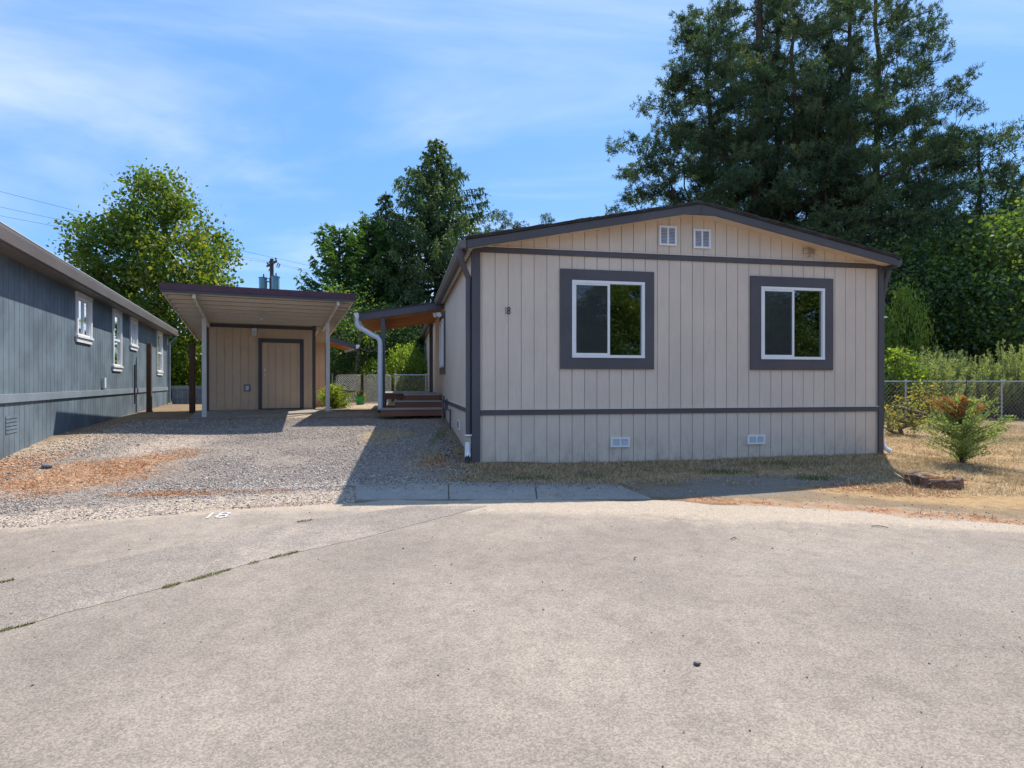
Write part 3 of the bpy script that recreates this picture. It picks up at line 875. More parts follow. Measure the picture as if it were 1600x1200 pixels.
# ------------------------------------------------------------------ porch roof, deck steps
porch = thing('porch_awning', (*hw(X0, 6.2), 0), 'slate edged lean-to roof with bare cedar underside beside the tan home', 'awning', HR)
PL, PD = 2.13, 3.9      # reach left, depth
def pz(x): return 3.56 + .165 * x      # underside height, x negative leftwards
mb = MB().prism([(-PL, pz(-PL) + .15), (0, pz(0) + .15), (0, pz(0) + .18), (-PL - .03, pz(-PL) + .18)], -.05, PD + .05)
part('roof_deck', mb, 'shingle', porch)
part('fascia', MB().prism([(-PL, pz(-PL) - .03), (0, pz(0) - .03), (0, pz(0) + .15), (-PL, pz(-PL) + .15)], -.03, .012), 'slate', porch, bevel=.003)
# ceiling boards run back from the front, seen one by one
nb = 12
for k in range(nb):
    a = .012 + (PD - .02) * k / nb; b = .012 + (PD - .02) * (k + 1) / nb
    part('ceiling_board', MB().prism([(-PL + .02, pz(-PL + .02) + .09), (-.02, pz(0) + .09), (-.02, pz(0) + .148), (-PL + .02, pz(-PL + .02) + .148)], a + .006, b - .006), 'orangewood', porch)
for k in range(6):
    a = .1 + k * .72
    part('rafter', MB().prism([(-PL + .03, pz(-PL + .03) - .01), (-.02, pz(0) - .01), (-.02, pz(0) + .088), (-PL + .03, pz(-PL + .03) + .088)], a, a + .04), 'orangewood', porch)
part('beam', MB().box(-1.60, -1.50, .013, PD, pz(-1.6) - .12, pz(-1.6) - .012), 'slate', porch)
gutter('gutter', porch, -PL - .005, -1, -.03, PD, pz(-PL) + .16, 'white', .12, .13)
sx = -PL - .06
part('downspout', MB().tube([(sx, .02, pz(-PL) + .05), (sx + .01, .02, pz(-PL) - .12), (sx + .06, .02, pz(-PL) - .2), (sx + .16, .01, pz(-PL) - .245), (-1.78, -.02, 2.81), (-1.68, -.03, 2.765), (-1.625, -.05, 2.69), (-1.61, -.06, 2.6), (-1.61, -.06, .93)], .062, 8), 'downspout', porch)
part('boot', MB().tube([(-1.61, -.06, .95), (-1.61, -.08, .87)], .06, 8), 'black', porch)
part('post', MB().box(-1.60, -1.49, .01, .12, .95, pz(-1.6) - .125), 'slate', porch, bevel=.004)
part('post', MB().box(-.20, -.09, PD - .3, PD - .19, 1.3, pz(-.2) - .02), 'slate', porch)
# flood lamp under the awning at the wall
fl_ = thing('flood_light', (*hw(X0 - .01, 6.35), 3.42), 'white twin flood light under the awning by the wall', 'lamp', HR)
part('base_plate', MB().lathe([(.06, -.02), (.06, .02)], -.07, 0, 12), 'white', fl_)
part('lamp_head', MB().tube([(-.08, 0, .0), (-.16, -.03, -.01), (-.24, -.06, -.05)], [.03, .05, .07], 10), 'white', fl_)
part('lamp_head', MB().tube([(-.08, .0, .0), (-.10, -.10, -.01), (-.12, -.17, -.05)], [.03, .05, .07], 10), 'white', fl_)

deck = thing('wooden_deck', (*hw(X0, 6.2), 0), 'brown wooden deck with three steps against the tan wall under the awning', 'deck', HR)
def platform(x0, x1, y0, y1, zt, zb, nb):
    part('riser', MB().box(x0 + .04, x1, y0 + .03, y0 + .055, zb, zt - .035), 'redwood', deck)
    part('riser', MB().box(x0 + .03, x0 + .055, y0 + .06, y1, zb, zt - .035), 'redwood', deck)
    w = (y1 - y0) / nb
    for k in range(nb):
        part('deck_board', MB().box(x0, x1, y0 + k * w + .004, y0 + (k + 1) * w - .004, zt - .035, zt), 'deck', deck, bevel=.004)
platform(-1.62, -.06, -.55, 0.05, .985, .80, 4)
platform(-1.28, -.06, .06, .46, 1.155, .80, 3)
platform(-1.02, -.06, .47, 2.4, 1.32, .80, 11)
for k in range(18):
    part('deck_board', MB().box(-1.75, -.06, 2.42 + k * .165, 2.42 + k * .165 + .157, 1.285, 1.32), 'deck', deck, bevel=.004)
part('deck_frame', MB().box(-1.72, -.06, 2.46, 2.50, 1.14, 1.283).box(-1.72, -1.68, 2.51, 5.3, 1.14, 1.283), 'redwood', deck)
for (a, b) in ((-1.66, 2.55), (-1.66, 3.9), (-1.66, 5.2)):
    part('deck_post', MB().box(a, a + .09, b, b + .09, .78, 1.14), 'brownwood', deck)

# ------------------------------------------------------------------ carport and shed
CR = R(23.1); cs_, sn_ = math.cos(CR), math.sin(CR)
OX, OY = -8.56, 16.4
def cw(lx, ly): return OX + lx * cs_ - ly * sn_, OY + lx * sn_ + ly * cs_
SG = .85
SW, SD = 2.89, 3.2
def roofz(y): return 3.38 - .075 * y       # underside of the roof sheet, falls to the back
shed = thing('shed', (OX, OY, 0), 'tan board shed with a brown framed door under the carport', 'shed', CR)
mb = MB()
door = (1.424, 2.475, SG - .02, 2.80)
for a, b, c, d in spans(0, SW, SG - .1, 3.36, [door]): mb.box(a, b, .022, .1, c, d)
mb.box(0, .1, .1, SD, SG - .1, 3.2).box(SW - .1, SW, .1, SD, SG - .1, 3.2).box(.1, SW - .1, SD - .1, SD, SG - .1, 3.1)
part('wall', mb, 'shedtan', shed)
boards(.06, SW - .07, SG + .0, 3.185, shed, 'shedtan', .003, [door], .2035, cache='s')
boards(.06, SW - .07, 3.29, 3.355, shed, 'shedtan', .003, [], .2035, cache='s')
part('band', MB().box(.055, SW - .065, -.022, .001, 3.19, 3.285), 'slate', shed)
for a, b in ((-.03, .055), (SW - .065, SW + .02)):
    part('corner_board', MB().box(a, b, -.03, .02, SG - .02, 3.355), 'slate', shed, bevel=.003)
dr = bpy.data.objects.new('door', None); COL.objects.link(dr); dr.parent = shed
mb = MB().box(1.335, 1.424, -.028, .002, SG, 2.91).box(2.475, 2.575, -.028, .002, SG, 2.91).box(1.424, 2.475, -.026, .002, 2.80, 2.908)
part('door_frame', mb, 'slate', dr)
part('door_backing', MB().box(1.43, 2.47, .012, .04, SG + .02, 2.79), 'shedtan', dr)
k = 0
for a, b in ((1.434, 1.60), (1.60, 1.80), (1.80, 2.0), (2.0, 2.2), (2.2, 2.395), (2.395, 2.466)):
    part('door_board', MB().box(a + .0075, b - .0075, -.008, .011, SG + .03, 2.785), 'shedtan', dr)
part('sill', MB().box(1.424, 2.475, -.03, .04, SG - .02, SG + .022), 'slate', dr)
part('knob', MB().tube([(1.50, -.01, 1.84), (1.50, -.03, 1.84), (1.50, -.05, 1.84), (1.50, -.07, 1.84)], [.03, .012, .03, .022], 12), 'brass', dr)
part('deadbolt', MB().tube([(1.50, -.009, 2.0), (1.50, -.03, 2.0)], [.03, .026], 12), 'brass', dr)
wl = thing('wall_light', (*cw(1.23, -.02), 3.08), 'small white box lamp on the shed wall above the door', 'lamp', CR)
part('lamp_body', MB().box(-.07, .07, -.08, 0, -.1, .11), 'white', wl, bevel=.01)
part('lens', MB().box(-.05, .05, -.09, -.08, -.08, .03), 'downspout', wl)
ob = thing('outlet_box', (*cw(1.045, -.01), 1.47), 'grey weatherproof outlet box low on the shed wall', 'outlet', CR)
part('cover_plate', MB().box(-.085, .085, -.012, .0, -.10, .10), 'stone', ob)
part('cover_flap', MB().box(-.045, .045, -.05, -.013, -.07, .06), 'downspout', ob, bevel=.006)

cp = thing('carport', (OX, OY, 0), 'carport with maroon fascia, cream joists and two white posts', 'carport', CR)
QX0, QX1, QY0, QY1 = -.56, 3.49, -4.0, 3.6
roof_ = part('roof_sheet', MB().prism([(QY0, roofz(QY0)), (QY1, roofz(QY1)), (QY1, roofz(QY1) + .03), (QY0, roofz(QY0) + .03)], QX0, QX1, 'x'), 'ceilsheet', cp)
part('roof_cover', MB().prism([(QY0 - .01, roofz(QY0) + .031), (QY1, roofz(QY1) + .031), (QY1, roofz(QY1) + .05), (QY0 - .01, roofz(QY0) + .05)], QX0 - .02, QX1 + .02, 'x'), 'maroon', cp)
y = QY0 + .3
while y < QY1:
    z = roofz(y)
    part('joist', MB().box(QX0 + .03, QX1 - .03, y, y + .04, z - .088, z - .003), 'cream', cp)
    y += .50
for x in (QX0, QX1 - .028):
    part('side_fascia', MB().prism([(QY0 + .031, roofz(QY0) - .10), (QY1, roofz(QY1) - .10), (QY1, roofz(QY1) - .003), (QY0 + .031, roofz(QY0) - .003)], x, x + .028, 'x'), 'cream', cp)
z = roofz(QY0)
part('front_fascia', MB().box(QX0 - .005, QX1 + .005, QY0 - .02, QY0 + .03, z - .12, z + .0), 'slate', cp)
part('metal_drip', MB().box(QX0 - .02, QX1 + .02, QY0 - .04, QY0 - .021, z - .06, z + .075), 'maroon', cp)
for xb in (.07, 3.11):
    part('beam', MB().prism([(QY0 + .05, roofz(QY0) - .21), (-.05, roofz(0) - .21), (-.05, roofz(0) - .1), (QY0 + .05, roofz(QY0) - .1)], xb - .03, xb + .03, 'x'), 'cream', cp)
    part('beam', MB().prism([(-.05, roofz(0) - .21), (QY1 - .3, roofz(QY1) - .21), (QY1 - .3, roofz(QY1) - .1), (-.05, roofz(0) - .1)], (-.11 if xb < 1 else SW + .05), (-.06 if xb < 1 else SW + .1), 'x'), 'cream', cp)
    gz = G(*cw(xb, -1.49))
    P_ = part('post', MB().box(xb - .052, xb + .052, -1.545, -1.44, gz - .02, roofz(-1.5) - .215), 'whitewood', cp, bevel=.005)
    for q in (.12, .3):
        part('bolt', MB().tube([(xb + .01, -1.546, gz + q), (xb + .01, -1.556, gz + q)], .012, 6), 'steel', P_)
slabm = MB()
pts = [cw(-.25, -1.75), cw(3.3, -1.75), cw(3.3, -.035), cw(-.25, -.035)]
gz = [G(*p) for p in pts]
slabm.hexa([(*p, g_ - .06) for p, g_ in zip(pts, gz)] + [(*pts[0], gz[0] + .03), (*pts[1], gz[1] + .03), (*pts[2], SG - .01), (*pts[3], SG - .01)])
o = part('concrete_slab', slabm, 'concrete', None)
tag(o, kind='structure')
cl = thing('ceiling_lamp', (*cw(1.43, -1.8), roofz(-1.8) - .1), 'bare bulb holder hanging from the carport ceiling', 'lamp', CR)
part('bulb_holder', MB().lathe([(.06, 0), (.06, -.03), (.03, -.04), (.03, -.07)][::-1], 0, 0, 12), 'downspout', cl)
part('bulb', MB().lathe([(.001, -.17), (.02, -.165), (.032, -.14), (.028, -.11), (.018, -.07)], 0, 0, 12), 'white', cl, smooth=True)

# annex behind the shed on the right with its own lean-to roof
ax = thing('shed_annex', (*cw(3.0, 3.4), 0), 'narrow tan annex with slate corner and small cedar lined roof behind the carport', 'shed', CR)
# position chosen so that it stands 3.4 m behind the shed front
AW = .62
part('wall', MB().box(-1.2, AW - .12, 0, 2.6, SG - .1, 3.15), 'shedtan', ax)
part('corner_board', MB().box(AW - .12, AW, -.03, .1, SG - .1, 3.25), 'slate', ax)
for k in range(4):
    part('siding_board', MB().box(-.32 + k * .204 + .004, -.32 + (k + 1) * .204 - .004, -.018, -.001, SG, 3.14), 'shedtan', ax)
def az(x): return 3.40 - .30 * x
part('roof_deck', MB().prism([(-.6, az(-.6)), (1.5, az(1.5)), (1.5, az(1.5) + .03), (-.6, az(-.6) + .03)], -.5, 2.6), 'shingle', ax)
for k in range(8):
    a = -.46 + k * .38
    part('ceiling_board', MB().prism([(AW + .01, az(AW + .01) - .03), (1.48, az(1.48) - .03), (1.48, az(1.48) - .004), (AW + .01, az(AW + .01) - .004)], a + .005, a + .375), 'orangewood', ax)
part('fascia', MB().prism([(-.1, az(-.1) - .15), (1.5, az(1.5) - .15), (1.5, az(1.5) + .01), (-.1, az(-.1) + .01)], -.55, -.505), 'slate', ax)
gutter('gutter', ax, 1.503, 1, -.55, 2.6, az(1.5) + .02, 'white', .12, .13)

# ------------------------------------------------------------------ blue-grey neighbour house
NX, NY = -3.8 - .4262 * 6.5, 6.5
nb_ = thing('blue_grey_house', (NX, NY, 0), 'long blue-grey board house with four white framed windows along the left edge', 'house', CR)
NL = 18.4
def nw(lx, ly): return NX + lx * cs_ - ly * sn_, NY + lx * sn_ + ly * cs_
nwin = [(5.98, 6.95, 2.60, 3.38), (9.13, 9.95, 2.06, 3.40), (11.28, 12.12, 2.72, 3.42), (15.95, 16.95, 2.04, 3.40)]
NB0, NB1, NTOP = 1.32, 1.45, 3.60
mb = MB()
for a, b, c, d in spans(0, NL, 0, NTOP, nwin): mb.box(-.12, -.022, a, b, c, d)
mb.box(-7.3, -.12, 0, .1, 0, NTOP).box(-7.3, -.12, NL - .1, NL, 0, NTOP).box(-7.3, -7.2, .1, NL - .1, 0, NTOP)
mb.prism([(-7.3, NTOP), (-.12, NTOP), (-3.7, 4.35)], 0, .1).prism([(-7.3, NTOP), (-.12, NTOP), (-3.7, 4.35)], NL - .1, NL)
part('wall', mb, 'bluegrey', nb_)
mb = MB(); y = .0
while y < NL:
    b = min(y + PITCH, NL)
    for p, q, c, d in spans(y, b, NB1, NTOP, nwin): mb.box(-.021, -.003, p + .006, q - .006, c, d)
    mb.box(-.021, -.003, y + .006, b - .006, G(*nw(0, y)) - .03, NB0)
    y = b
part('siding', mb, 'bluegrey', nb_, kind='stuff')
part('belt_band', MB().box(-.002, .03, -.02, NL + .02, NB0, NB1), 'bluetrim', nb_, bevel=.003)
part('corner_board', MB().box(-.05, .025, NL - .09, NL + .02, .6, NB0 - .002).box(-.05, .025, NL - .09, NL + .02, NB1 + .002, NTOP), 'bluetrim', nb_)
part('room_divider', MB().box(-3.6, -3.5, .12, NL - .12, .9, NTOP).box(-3.5, -.13, .12, NL - .12, 1.3, 1.35).box(-3.5, -.13, .12, NL - .12, 3.58, 3.6), 'room', nb_)
for (a, b, c, d) in nwin:
    W = bpy.data.objects.new('window', None); COL.objects.link(W); W.parent = nb_
    t = .085
    mb = MB().box(-.002, .035, a - t, a, c, d).box(-.002, .035, b, b + t, c, d)
    mb.box(-.002, .037, a - t, b + t, d, d + .08).box(-.002, .05, a - t - .03, b + t + .03, d + .081, d + .105)
    part('trim', mb, 'white', W)
    mb = MB().box(-.002, .055, a - t - .04, b + t + .04, c - .045, c).box(-.002, .03, a - t, b + t, c - .14, c - .051)
    part('sill', mb, 'white', W)
    w = .04
    mb = MB().box(-.05, .012, a, b, d - w, d).box(-.05, .012, a, b, c, c + w).box(-.049, .011, a, a + w, c + w, d - w).box(-.049, .011, b - w, b, c + w, d - w)
    if (d - c) > 1.2: mb.box(-.045, .01, a + w, b - w, (c + d) / 2 - .03, (c + d) / 2 + .03)
    else: mb.box(-.045, .01, (a + b) / 2 - .025, (a + b) / 2 + .025, c + w, d - w)
    part('frame', mb, 'white', W)
    if (d - c) > 1.2:
        rects = [(a + w, b - w, c + w, (c + d) / 2 - .03), (a + w, b - w, (c + d) / 2 + .03, d - w)]
    else:
        rects = [(a + w, (a + b) / 2 - .025, c + w, d - w), ((a + b) / 2 + .025, b - w, c + w, d - w)]
    for p, q, r_, s_ in rects: part('pane', MB().box(-.02, -.016, p, q, r_, s_), 'glass', W)
EV = 3.705
part('roof', MB().prism([(.32, EV), (-3.7, EV + .78), (-7.7, EV), (-7.7, EV + .035), (-3.7, EV + .815), (.32, EV + .035)], -.35, NL + .06), 'shingle', nb_)
part('soffit', MB().box(-.001, .27, -.3, NL + .03, EV - .20, EV - .17), 'fasciagrey', nb_)
part('fascia', MB().box(.272, .30, -.32, NL + .05, EV - .22, EV - .01), 'fasciagrey', nb_)
part('gutter', MB().prism([(.302, EV - .005), (.302, EV - .20), (.35, EV - .20), (.375, EV - .05), (.375, EV - .005)][::-1], -.33, NL + .055), 'fasciagrey', nb_)
part('drip_edge', MB().box(.30, .38, -.33, NL + .055, EV - .004, EV + .006), 'downspout', nb_)
part('downspout', MB().tube([(.33, NL - .0, EV - .21), (.30, NL + .0, EV - .26), (.08, NL + .06, EV - .5), (.07, NL + .05, EV - .65), (.07, NL + .05, .8)], .04, 6), 'bluetrim', nb_)
part('conduit', MB().tube([(.05, 11.6, 1.0), (.05, 11.6, 2.15)], .022, 6), 'slate', nb_)
part('outlet_box', MB().box(-.002, .06, 8.0, 8.16, 1.50, 1.74), 'downspout', nb_)
mb = MB()
for k in range(5): mb.box(-.002, .006, 2.35, 2.8, .86 + k * .055, .90 + k * .055)
part('skirt_vent', mb, 'bluegrey', nb_)

# low fence between the neighbour house and the carport
lf = thing('low_board_fence', (*nw(.1, NL + .5), 0), 'low blue-grey board fence behind the neighbour house corner', 'fence', R(8))
for k in range(11):
    part('fence_board', MB().box(k * .2 + .004, k * .2 + .196, 0, .02, .72, 1.50), 'bluegrey', lf)
part('rail', MB().box(-.02, 2.25, -.03, -.002, 1.36, 1.49), 'bluetrim', lf)
part('rail', MB().box(-.02, 2.25, -.02, -.003, .95, 1.0), 'bluegrey', lf)

# timber posts
for (x, y, w, zt, lab) in ((-11.15, 18.0, .13, 2.86, 'rough brown timber post standing in front of the blue-grey wall'),
                           (-9.50, 17.4, .14, 2.80, 'brown timber post close to the left carport post')):
    o = thing('timber_post', (x, y, G(x, y) - .03), lab, 'post', R(15))
    part('post_timber', MB().box(-w / 2, w / 2, -w / 2, w / 2, 0, zt - G(x, y)), 'brownwood', o, bevel=.006)
    part('post_base', MB().box(-w * .6, w * .6, -w * .6, w * .6, -.02, .07), 'brownwood', o, bevel=.01)

# ------------------------------------------------------------------ chain link
def chain_mesh(w, h, pitch, r):
    mb = MB()
    n = int((w + h) / pitch) + 1
    for s in (1, -1):
        for k in range(n):
            u0 = -h + k * pitch
            a0 = max(u0, 0); z0 = a0 - u0; a1 = min(u0 + h, w); z1 = a1 - u0
            if a1 - a0 < .02: continue
            if s < 0: A_, B_ = (w - a0, 0, z0), (w - a1, 0, z1)
            else: A_, B_ = (a0, .004, z0), (a1, .004, z1)
            mb.tube([A_, B_], r, 3, cap=False)
    return mb
def chain_panel(root, w, z0, z1, posts, pitch=.11, r=.0035):
    m_ = chain_mesh(w, z1 - z0 - .05, pitch, r)
    part('wire_mesh', m_, 'wire', root, kind='stuff', loc=(0, 0, z0 + .03))
    part('top_rail', MB().tube([(0, 0, z1), (w, 0, z1)], .021, 8), 'steel', root)
    for p in posts:
        P_ = part('fence_post', MB().tube([(p, .03, z0 - .1), (p, .03, z1 + .02)], .028, 8), 'steel', root)
        part('post_cap', MB().lathe([(.032, z1 + .02), (.034, z1 + .035), (.012, z1 + .06)], p, .03, 8), 'steel', P_)
fence = thing('chain_link_fence', (8.6, 17.2, .50), 'chain link fence with steel top rail across the right hand garden', 'fence', R(3))
chain_panel(fence, 13.0, 0, 1.16, (0.1, 3.1, 6.08, 9.1, 12.1), .125, .0042)
gzb = .85
g1 = thing('chain_link_gate', (-6.62, 21.9, gzb), 'chain link gate leaf behind the bright green bush', 'gate', 0, 'chain link gate leaves')
g2 = thing('chain_link_gate', (-5.50, 21.9, gzb), 'chain link gate leaf right of the green pot', 'gate', 0, 'chain link gate leaves')
for g_, w in ((g1, .98), (g2, 1.0)):
    mb = MB().tube([(.03, 0, .04), (.03, 0, .95), (.06, 0, 1.03), (.14, 0, 1.06), (w - .14, 0, 1.06), (w - .06, 0, 1.03), (w - .03, 0, .95), (w - .03, 0, .04), (.03, 0, .04)], .02, 8)
    part('gate_frame', mb, 'steel', g_)
    part('wire_mesh', chain_mesh(w - .08, .98, .09, .0042), 'wire', g_, kind='stuff', loc=(.04, .01, .06))
    part('hinge', MB().box(-.03, .03, -.02, .02, .8, .86), 'steel', g_)
f2 = thing('chain_link_fence', (-4.42, 21.9, gzb), 'short chain link run between the gate and the tan home', 'fence', 0)
chain_panel(f2, 2.6, 0, 1.06, (.05, 1.2), .09, .0035)
part('fence_post', MB().tube([(-1.1, 0, -.1), (-1.1, 0, 1.12)], .03, 8), 'steel', f2)
part('fence_post', MB().tube([(-2.3, 0, -.1), (-2.3, 0, 1.12)], .03, 8), 'steel', f2)

# ------------------------------------------------------------------ utility pole and wires
PX, PY = -16.4, 40.0
up = thing('utility_pole', (PX, PY, .8), 'utility pole with crossarm and three blue transformers above the carport roof', 'utility pole', 0)
HA = 8.13 + 1.62 - .8
part('pole', MB().tube([(0, 0, 0), (0, 0, HA + .33)], [.17, .125], 10), 'polewood', up)
part('crossarm', MB().hexa([(-.72, .82, HA - .06), (.62, -.88, HA - .06), (.70, -.80, HA - .06), (-.64, .90, HA - .06), (-.72, .82, HA + .06), (.62, -.88, HA + .06), (.70, -.80, HA + .06), (-.64, .90, HA + .06)]), 'polewood', up)
AT = lambda t: (.66 * t, -.84 * t)
for t in (-.92, -.45, .85):
    p = AT(t)
    part('insulator', MB().lathe([(.02, HA + .06), (.02, HA + .13), (.07, HA + .14), (.07, HA + .2), (.035, HA + .26)], p[0], p[1], 8), 'slate', up)
ZT = 7.22 + 1.62 - .8
for (a, b) in ((-.70, .25), (-.12, .55), (.30, -.12)):
    T = part('transformer', MB().lathe([(.22, ZT - .95), (.26, ZT - .9), (.27, ZT - .06), (.31, ZT - .04), (.31, ZT), (.05, ZT + .06)], a, b, 14), 'bluemetal', up)
    part('bushing', MB().lathe([(.04, ZT), (.055, ZT + .08), (.03, ZT + .24)], a + .08, b - .1, 8), 'slate', T)
    part('bracket', MB().tube([(a, b, ZT - .3), (0, 0, ZT - .3)], .04, 6), 'slate', T)
for t in (-.62, -.3, 1.08):
    p = AT(t)
    part('cutout', MB().tube([(p[0], p[1], HA - .05), (p[0] + .10, p[1], HA - .14), (p[0] - .02, p[1], HA - .42), (p[0] + .12, p[1], HA - .46), (p[0] + .2, p[1], HA - .2)], .035, 6), 'slate', up)
def wire(a, b, sag, r=.009, n=24):
    pts = []
    for i in range(n + 1):
        t = i / n
        p = Vector(a).lerp(Vector(b), t); p.z -= sag * 4 * t * (1 - t); pts.append(p)
    return MB().tube(pts, r, 4)
base = Vector((PX, PY, .8))
for k, (t, dz) in enumerate(((-.92, 2.5), (-.45, 3.3), (.85, 4.4))):
    a = base + Vector((*AT(t), HA + .22))
    b = Vector((-40 + t * .6, 22 - t * .8, a.z + dz))
    o = part('overhead_wire', wire(a, b, .35), 'slate', None)
    tag(o, ('lowest', 'middle', 'highest')[k] + ' of the wires crossing the sky on the left', 'wire', 'overhead wires left of the pole')
    b = base + Vector((38 + t, 30 - t, HA - 1.2))
    o = part('overhead_wire', wire(a, b, .9, .007), 'slate', None)
    tag(o, ('thin wire running right from the far end of the crossarm', 'thin wire running right from the middle of the crossarm', 'thin wire running right from the near end of the crossarm')[k], 'wire', 'overhead wires right of the pole')

# ------------------------------------------------------------------ plants
def quads(C_, U, Wd, L, W_):
    """diamonds: centre C_, long axis U, wide axis Wd"""
    n = len(C_)
    L = np.broadcast_to(L, n)[:, None]; W_ = np.broadcast_to(W_, n)[:, None]
    a = C_ - U * L * .5; b = C_ + Wd * W_ * .5; c = C_ + U * L * .5; d = C_ - Wd * W_ * .5
    V = np.stack([a, b, c, d], 1).reshape(-1, 3)
    F = np.arange(4 * n).reshape(n, 4)
    return V, F
def unit(v): return v / np.maximum(np.linalg.norm(v, axis=1, keepdims=True), 1e-6)
def perp(U, r_):
    q = r_.normal(size=U.shape)
    return unit(np.cross(U, q))
def skeleton(trunk, targets, r_, step=.5, up=1.2, bend=.25, tip=.012, power=.42, trunk_r=None):
    """joins every target to the nearest part of the growing tree; returns edges and radii"""
    nodes = [np.array(p, float) for p in trunk]; par = [-1] + list(range(len(trunk) - 1))
    cap = len(trunk) + len(targets) * 40
    arr = np.zeros((cap, 3)); n = len(nodes); arr[:n] = nodes
    tips = []
    tx = np.interp(targets[:, 2], arr[:n, 2], arr[:n, 0]); ty = np.interp(targets[:, 2], arr[:n, 2], arr[:n, 1])
    order = np.argsort(np.hypot(targets[:, 0] - tx, targets[:, 1] - ty))
    for t in order:
        T = targets[t]
        d = arr[:n] - T
        h = np.hypot(d[:, 0], d[:, 1])
        cost = np.sqrt((d ** 2).sum(1)) + up * np.maximum(0, d[:, 2] + .35 * h)
        j = int(np.argmin(cost)); P = arr[j].copy()
        L = np.linalg.norm(T - P); m = max(1, int(L / step))
        prev = j
        side = r_.normal(0, bend, 3) * L * .3
        for q in range(1, m + 1):
            s = q / m
            X = P * (1 - s) + T * s + side * math.sin(math.pi * s) + r_.normal(0, .02, 3) * L * (s < 1)
            if n >= cap: break
            arr[n] = X; par.append(prev); prev = n; n += 1
        tips.append(prev)
    cnt = np.zeros(n)
    for t in tips: cnt[t] += 1
    for k in range(n - 1, 0, -1):
        if par[k] >= 0: cnt[par[k]] += cnt[k]
    rad = tip * np.maximum(cnt, 1) ** power
    if trunk_r is not None:
        for k in range(len(trunk)): rad[k] = max(rad[k], np.interp(k / (len(trunk) - 1), [0, 1], trunk_r))
    return arr[:n], np.array(par), rad
def tubes(nodes, par, rad, sides=5):
    k = np.arange(1, len(nodes)); k = k[par[1:] >= 0]
    A_ = nodes[par[k]]; B_ = nodes[k]
    ra = np.minimum(rad[par[k]], rad[k] * 1.5)
    tr = rad[par[k]] > .09
    ra = np.where((k < 40) & tr & (rad[k] > .09), rad[par[k]], ra)
    D_ = unit(B_ - A_)
    ref = np.where(np.abs(D_[:, 2:3]) > .9, np.array([[1., 0, 0]]), np.array([[0, 0, 1.]]))
    u = unit(np.cross(D_, ref)); w = np.cross(D_, u)
    V = []
    for P, r_ in ((A_, ra), (B_, rad[k])):
        for s in range(sides):
            t = 2 * math.pi * s / sides
            V.append(P + (u * math.cos(t) + w * math.sin(t)) * r_[:, None])
    V = np.stack(V, 1); m = len(k)
    base_ = (np.arange(m) * 2 * sides)[:, None]
    F = np.concatenate([np.stack([base_[:, 0] + s, base_[:, 0] + (s + 1) % sides, base_[:, 0] + sides + (s + 1) % sides, base_[:, 0] + sides + s], 1) for s in range(sides)])
    return V.reshape(-1, 3), F
def envelope(r_, n, z0, z1, Rm, prof, lump=.25, inner=.45, sq=(1, 1)):
    """points inside a crown whose radius at height fraction h is Rm*prof(h), lumpy"""
    out = []; ph = r_.random(6) * 6.28
    while len(out) < n:
        h = r_.random(); a = r_.random() * 6.28
        rr = np.interp(h, *prof)
        if r_.random() > (rr / max(prof[1])) ** 1.3 + .04: continue
        lum = 1 + lump * (math.sin(3 * a + ph[0] + 5 * h) * .5 + math.sin(5 * a + ph[1] - 9 * h) * .4 + math.sin(2 * a + ph[2] + 14 * h) * .4)
        q = inner + (1 - inner) * r_.random() ** .6 if r_.random() < .8 else r_.random()
        rho = Rm * rr * lum * q
        out.append((math.cos(a) * rho * sq[0], math.sin(a) * rho * sq[1], z0 + (z1 - z0) * h))
    return np.array(out)
def finish_tree(root, wood, crown_VF, rnd, leafm, barkm, crown='crown'):
    V, F = wood
    link('trunk', fast_mesh('trunk', V, F, M[barkm], None, True), root)
    o = link(crown, fast_mesh(crown, *crown_VF, M[leafm], rnd), root); o['kind'] = 'stuff'
def broadleaf(root, z0, z1, Rm, n_t, n_leaf, size, leafm, seed, prof=None, sigma=.42, barkm='bark', height0=0, tr=(.2, .05), sq=(1, 1), lump=.28):
    r_ = np.random.default_rng(seed)
    prof = prof or ([0, .15, .45, .75, 1], [.55, .95, 1, .62, .12])
    T = envelope(r_, n_t, z0, z1, Rm, prof, lump, .45, sq)
    m = 10
    tk = [(r_.normal(0, .06) * i * .5, r_.normal(0, .06) * i * .5, (z1 * .86) * i / (m - 1)) for i in range(m)]
    N, P, rad = skeleton(tk, T, r_, .55, 1.0, .3, .011, .45, tr)
    C_ = np.repeat(T, n_leaf, 0); n = len(C_)
    off = r_.normal(0, sigma, (n, 3)) * np.array([1, 1, .7])
    C_ = C_ + off
    U = unit(r_.normal(size=(n, 3)) + np.array([0, 0, -.35]))
    Wd = perp(U, r_)
    s = size * r_.uniform(.6, 1.3, n)
    crnd = np.repeat(r_.random(n_t), n_leaf)
    rnd = np.clip(.45 * crnd + .55 * r_.random(n), 0, 1)
    finish_tree(root, tubes(N, P, rad), quads(C_, U, Wd, s, s * .75), rnd, leafm, barkm)
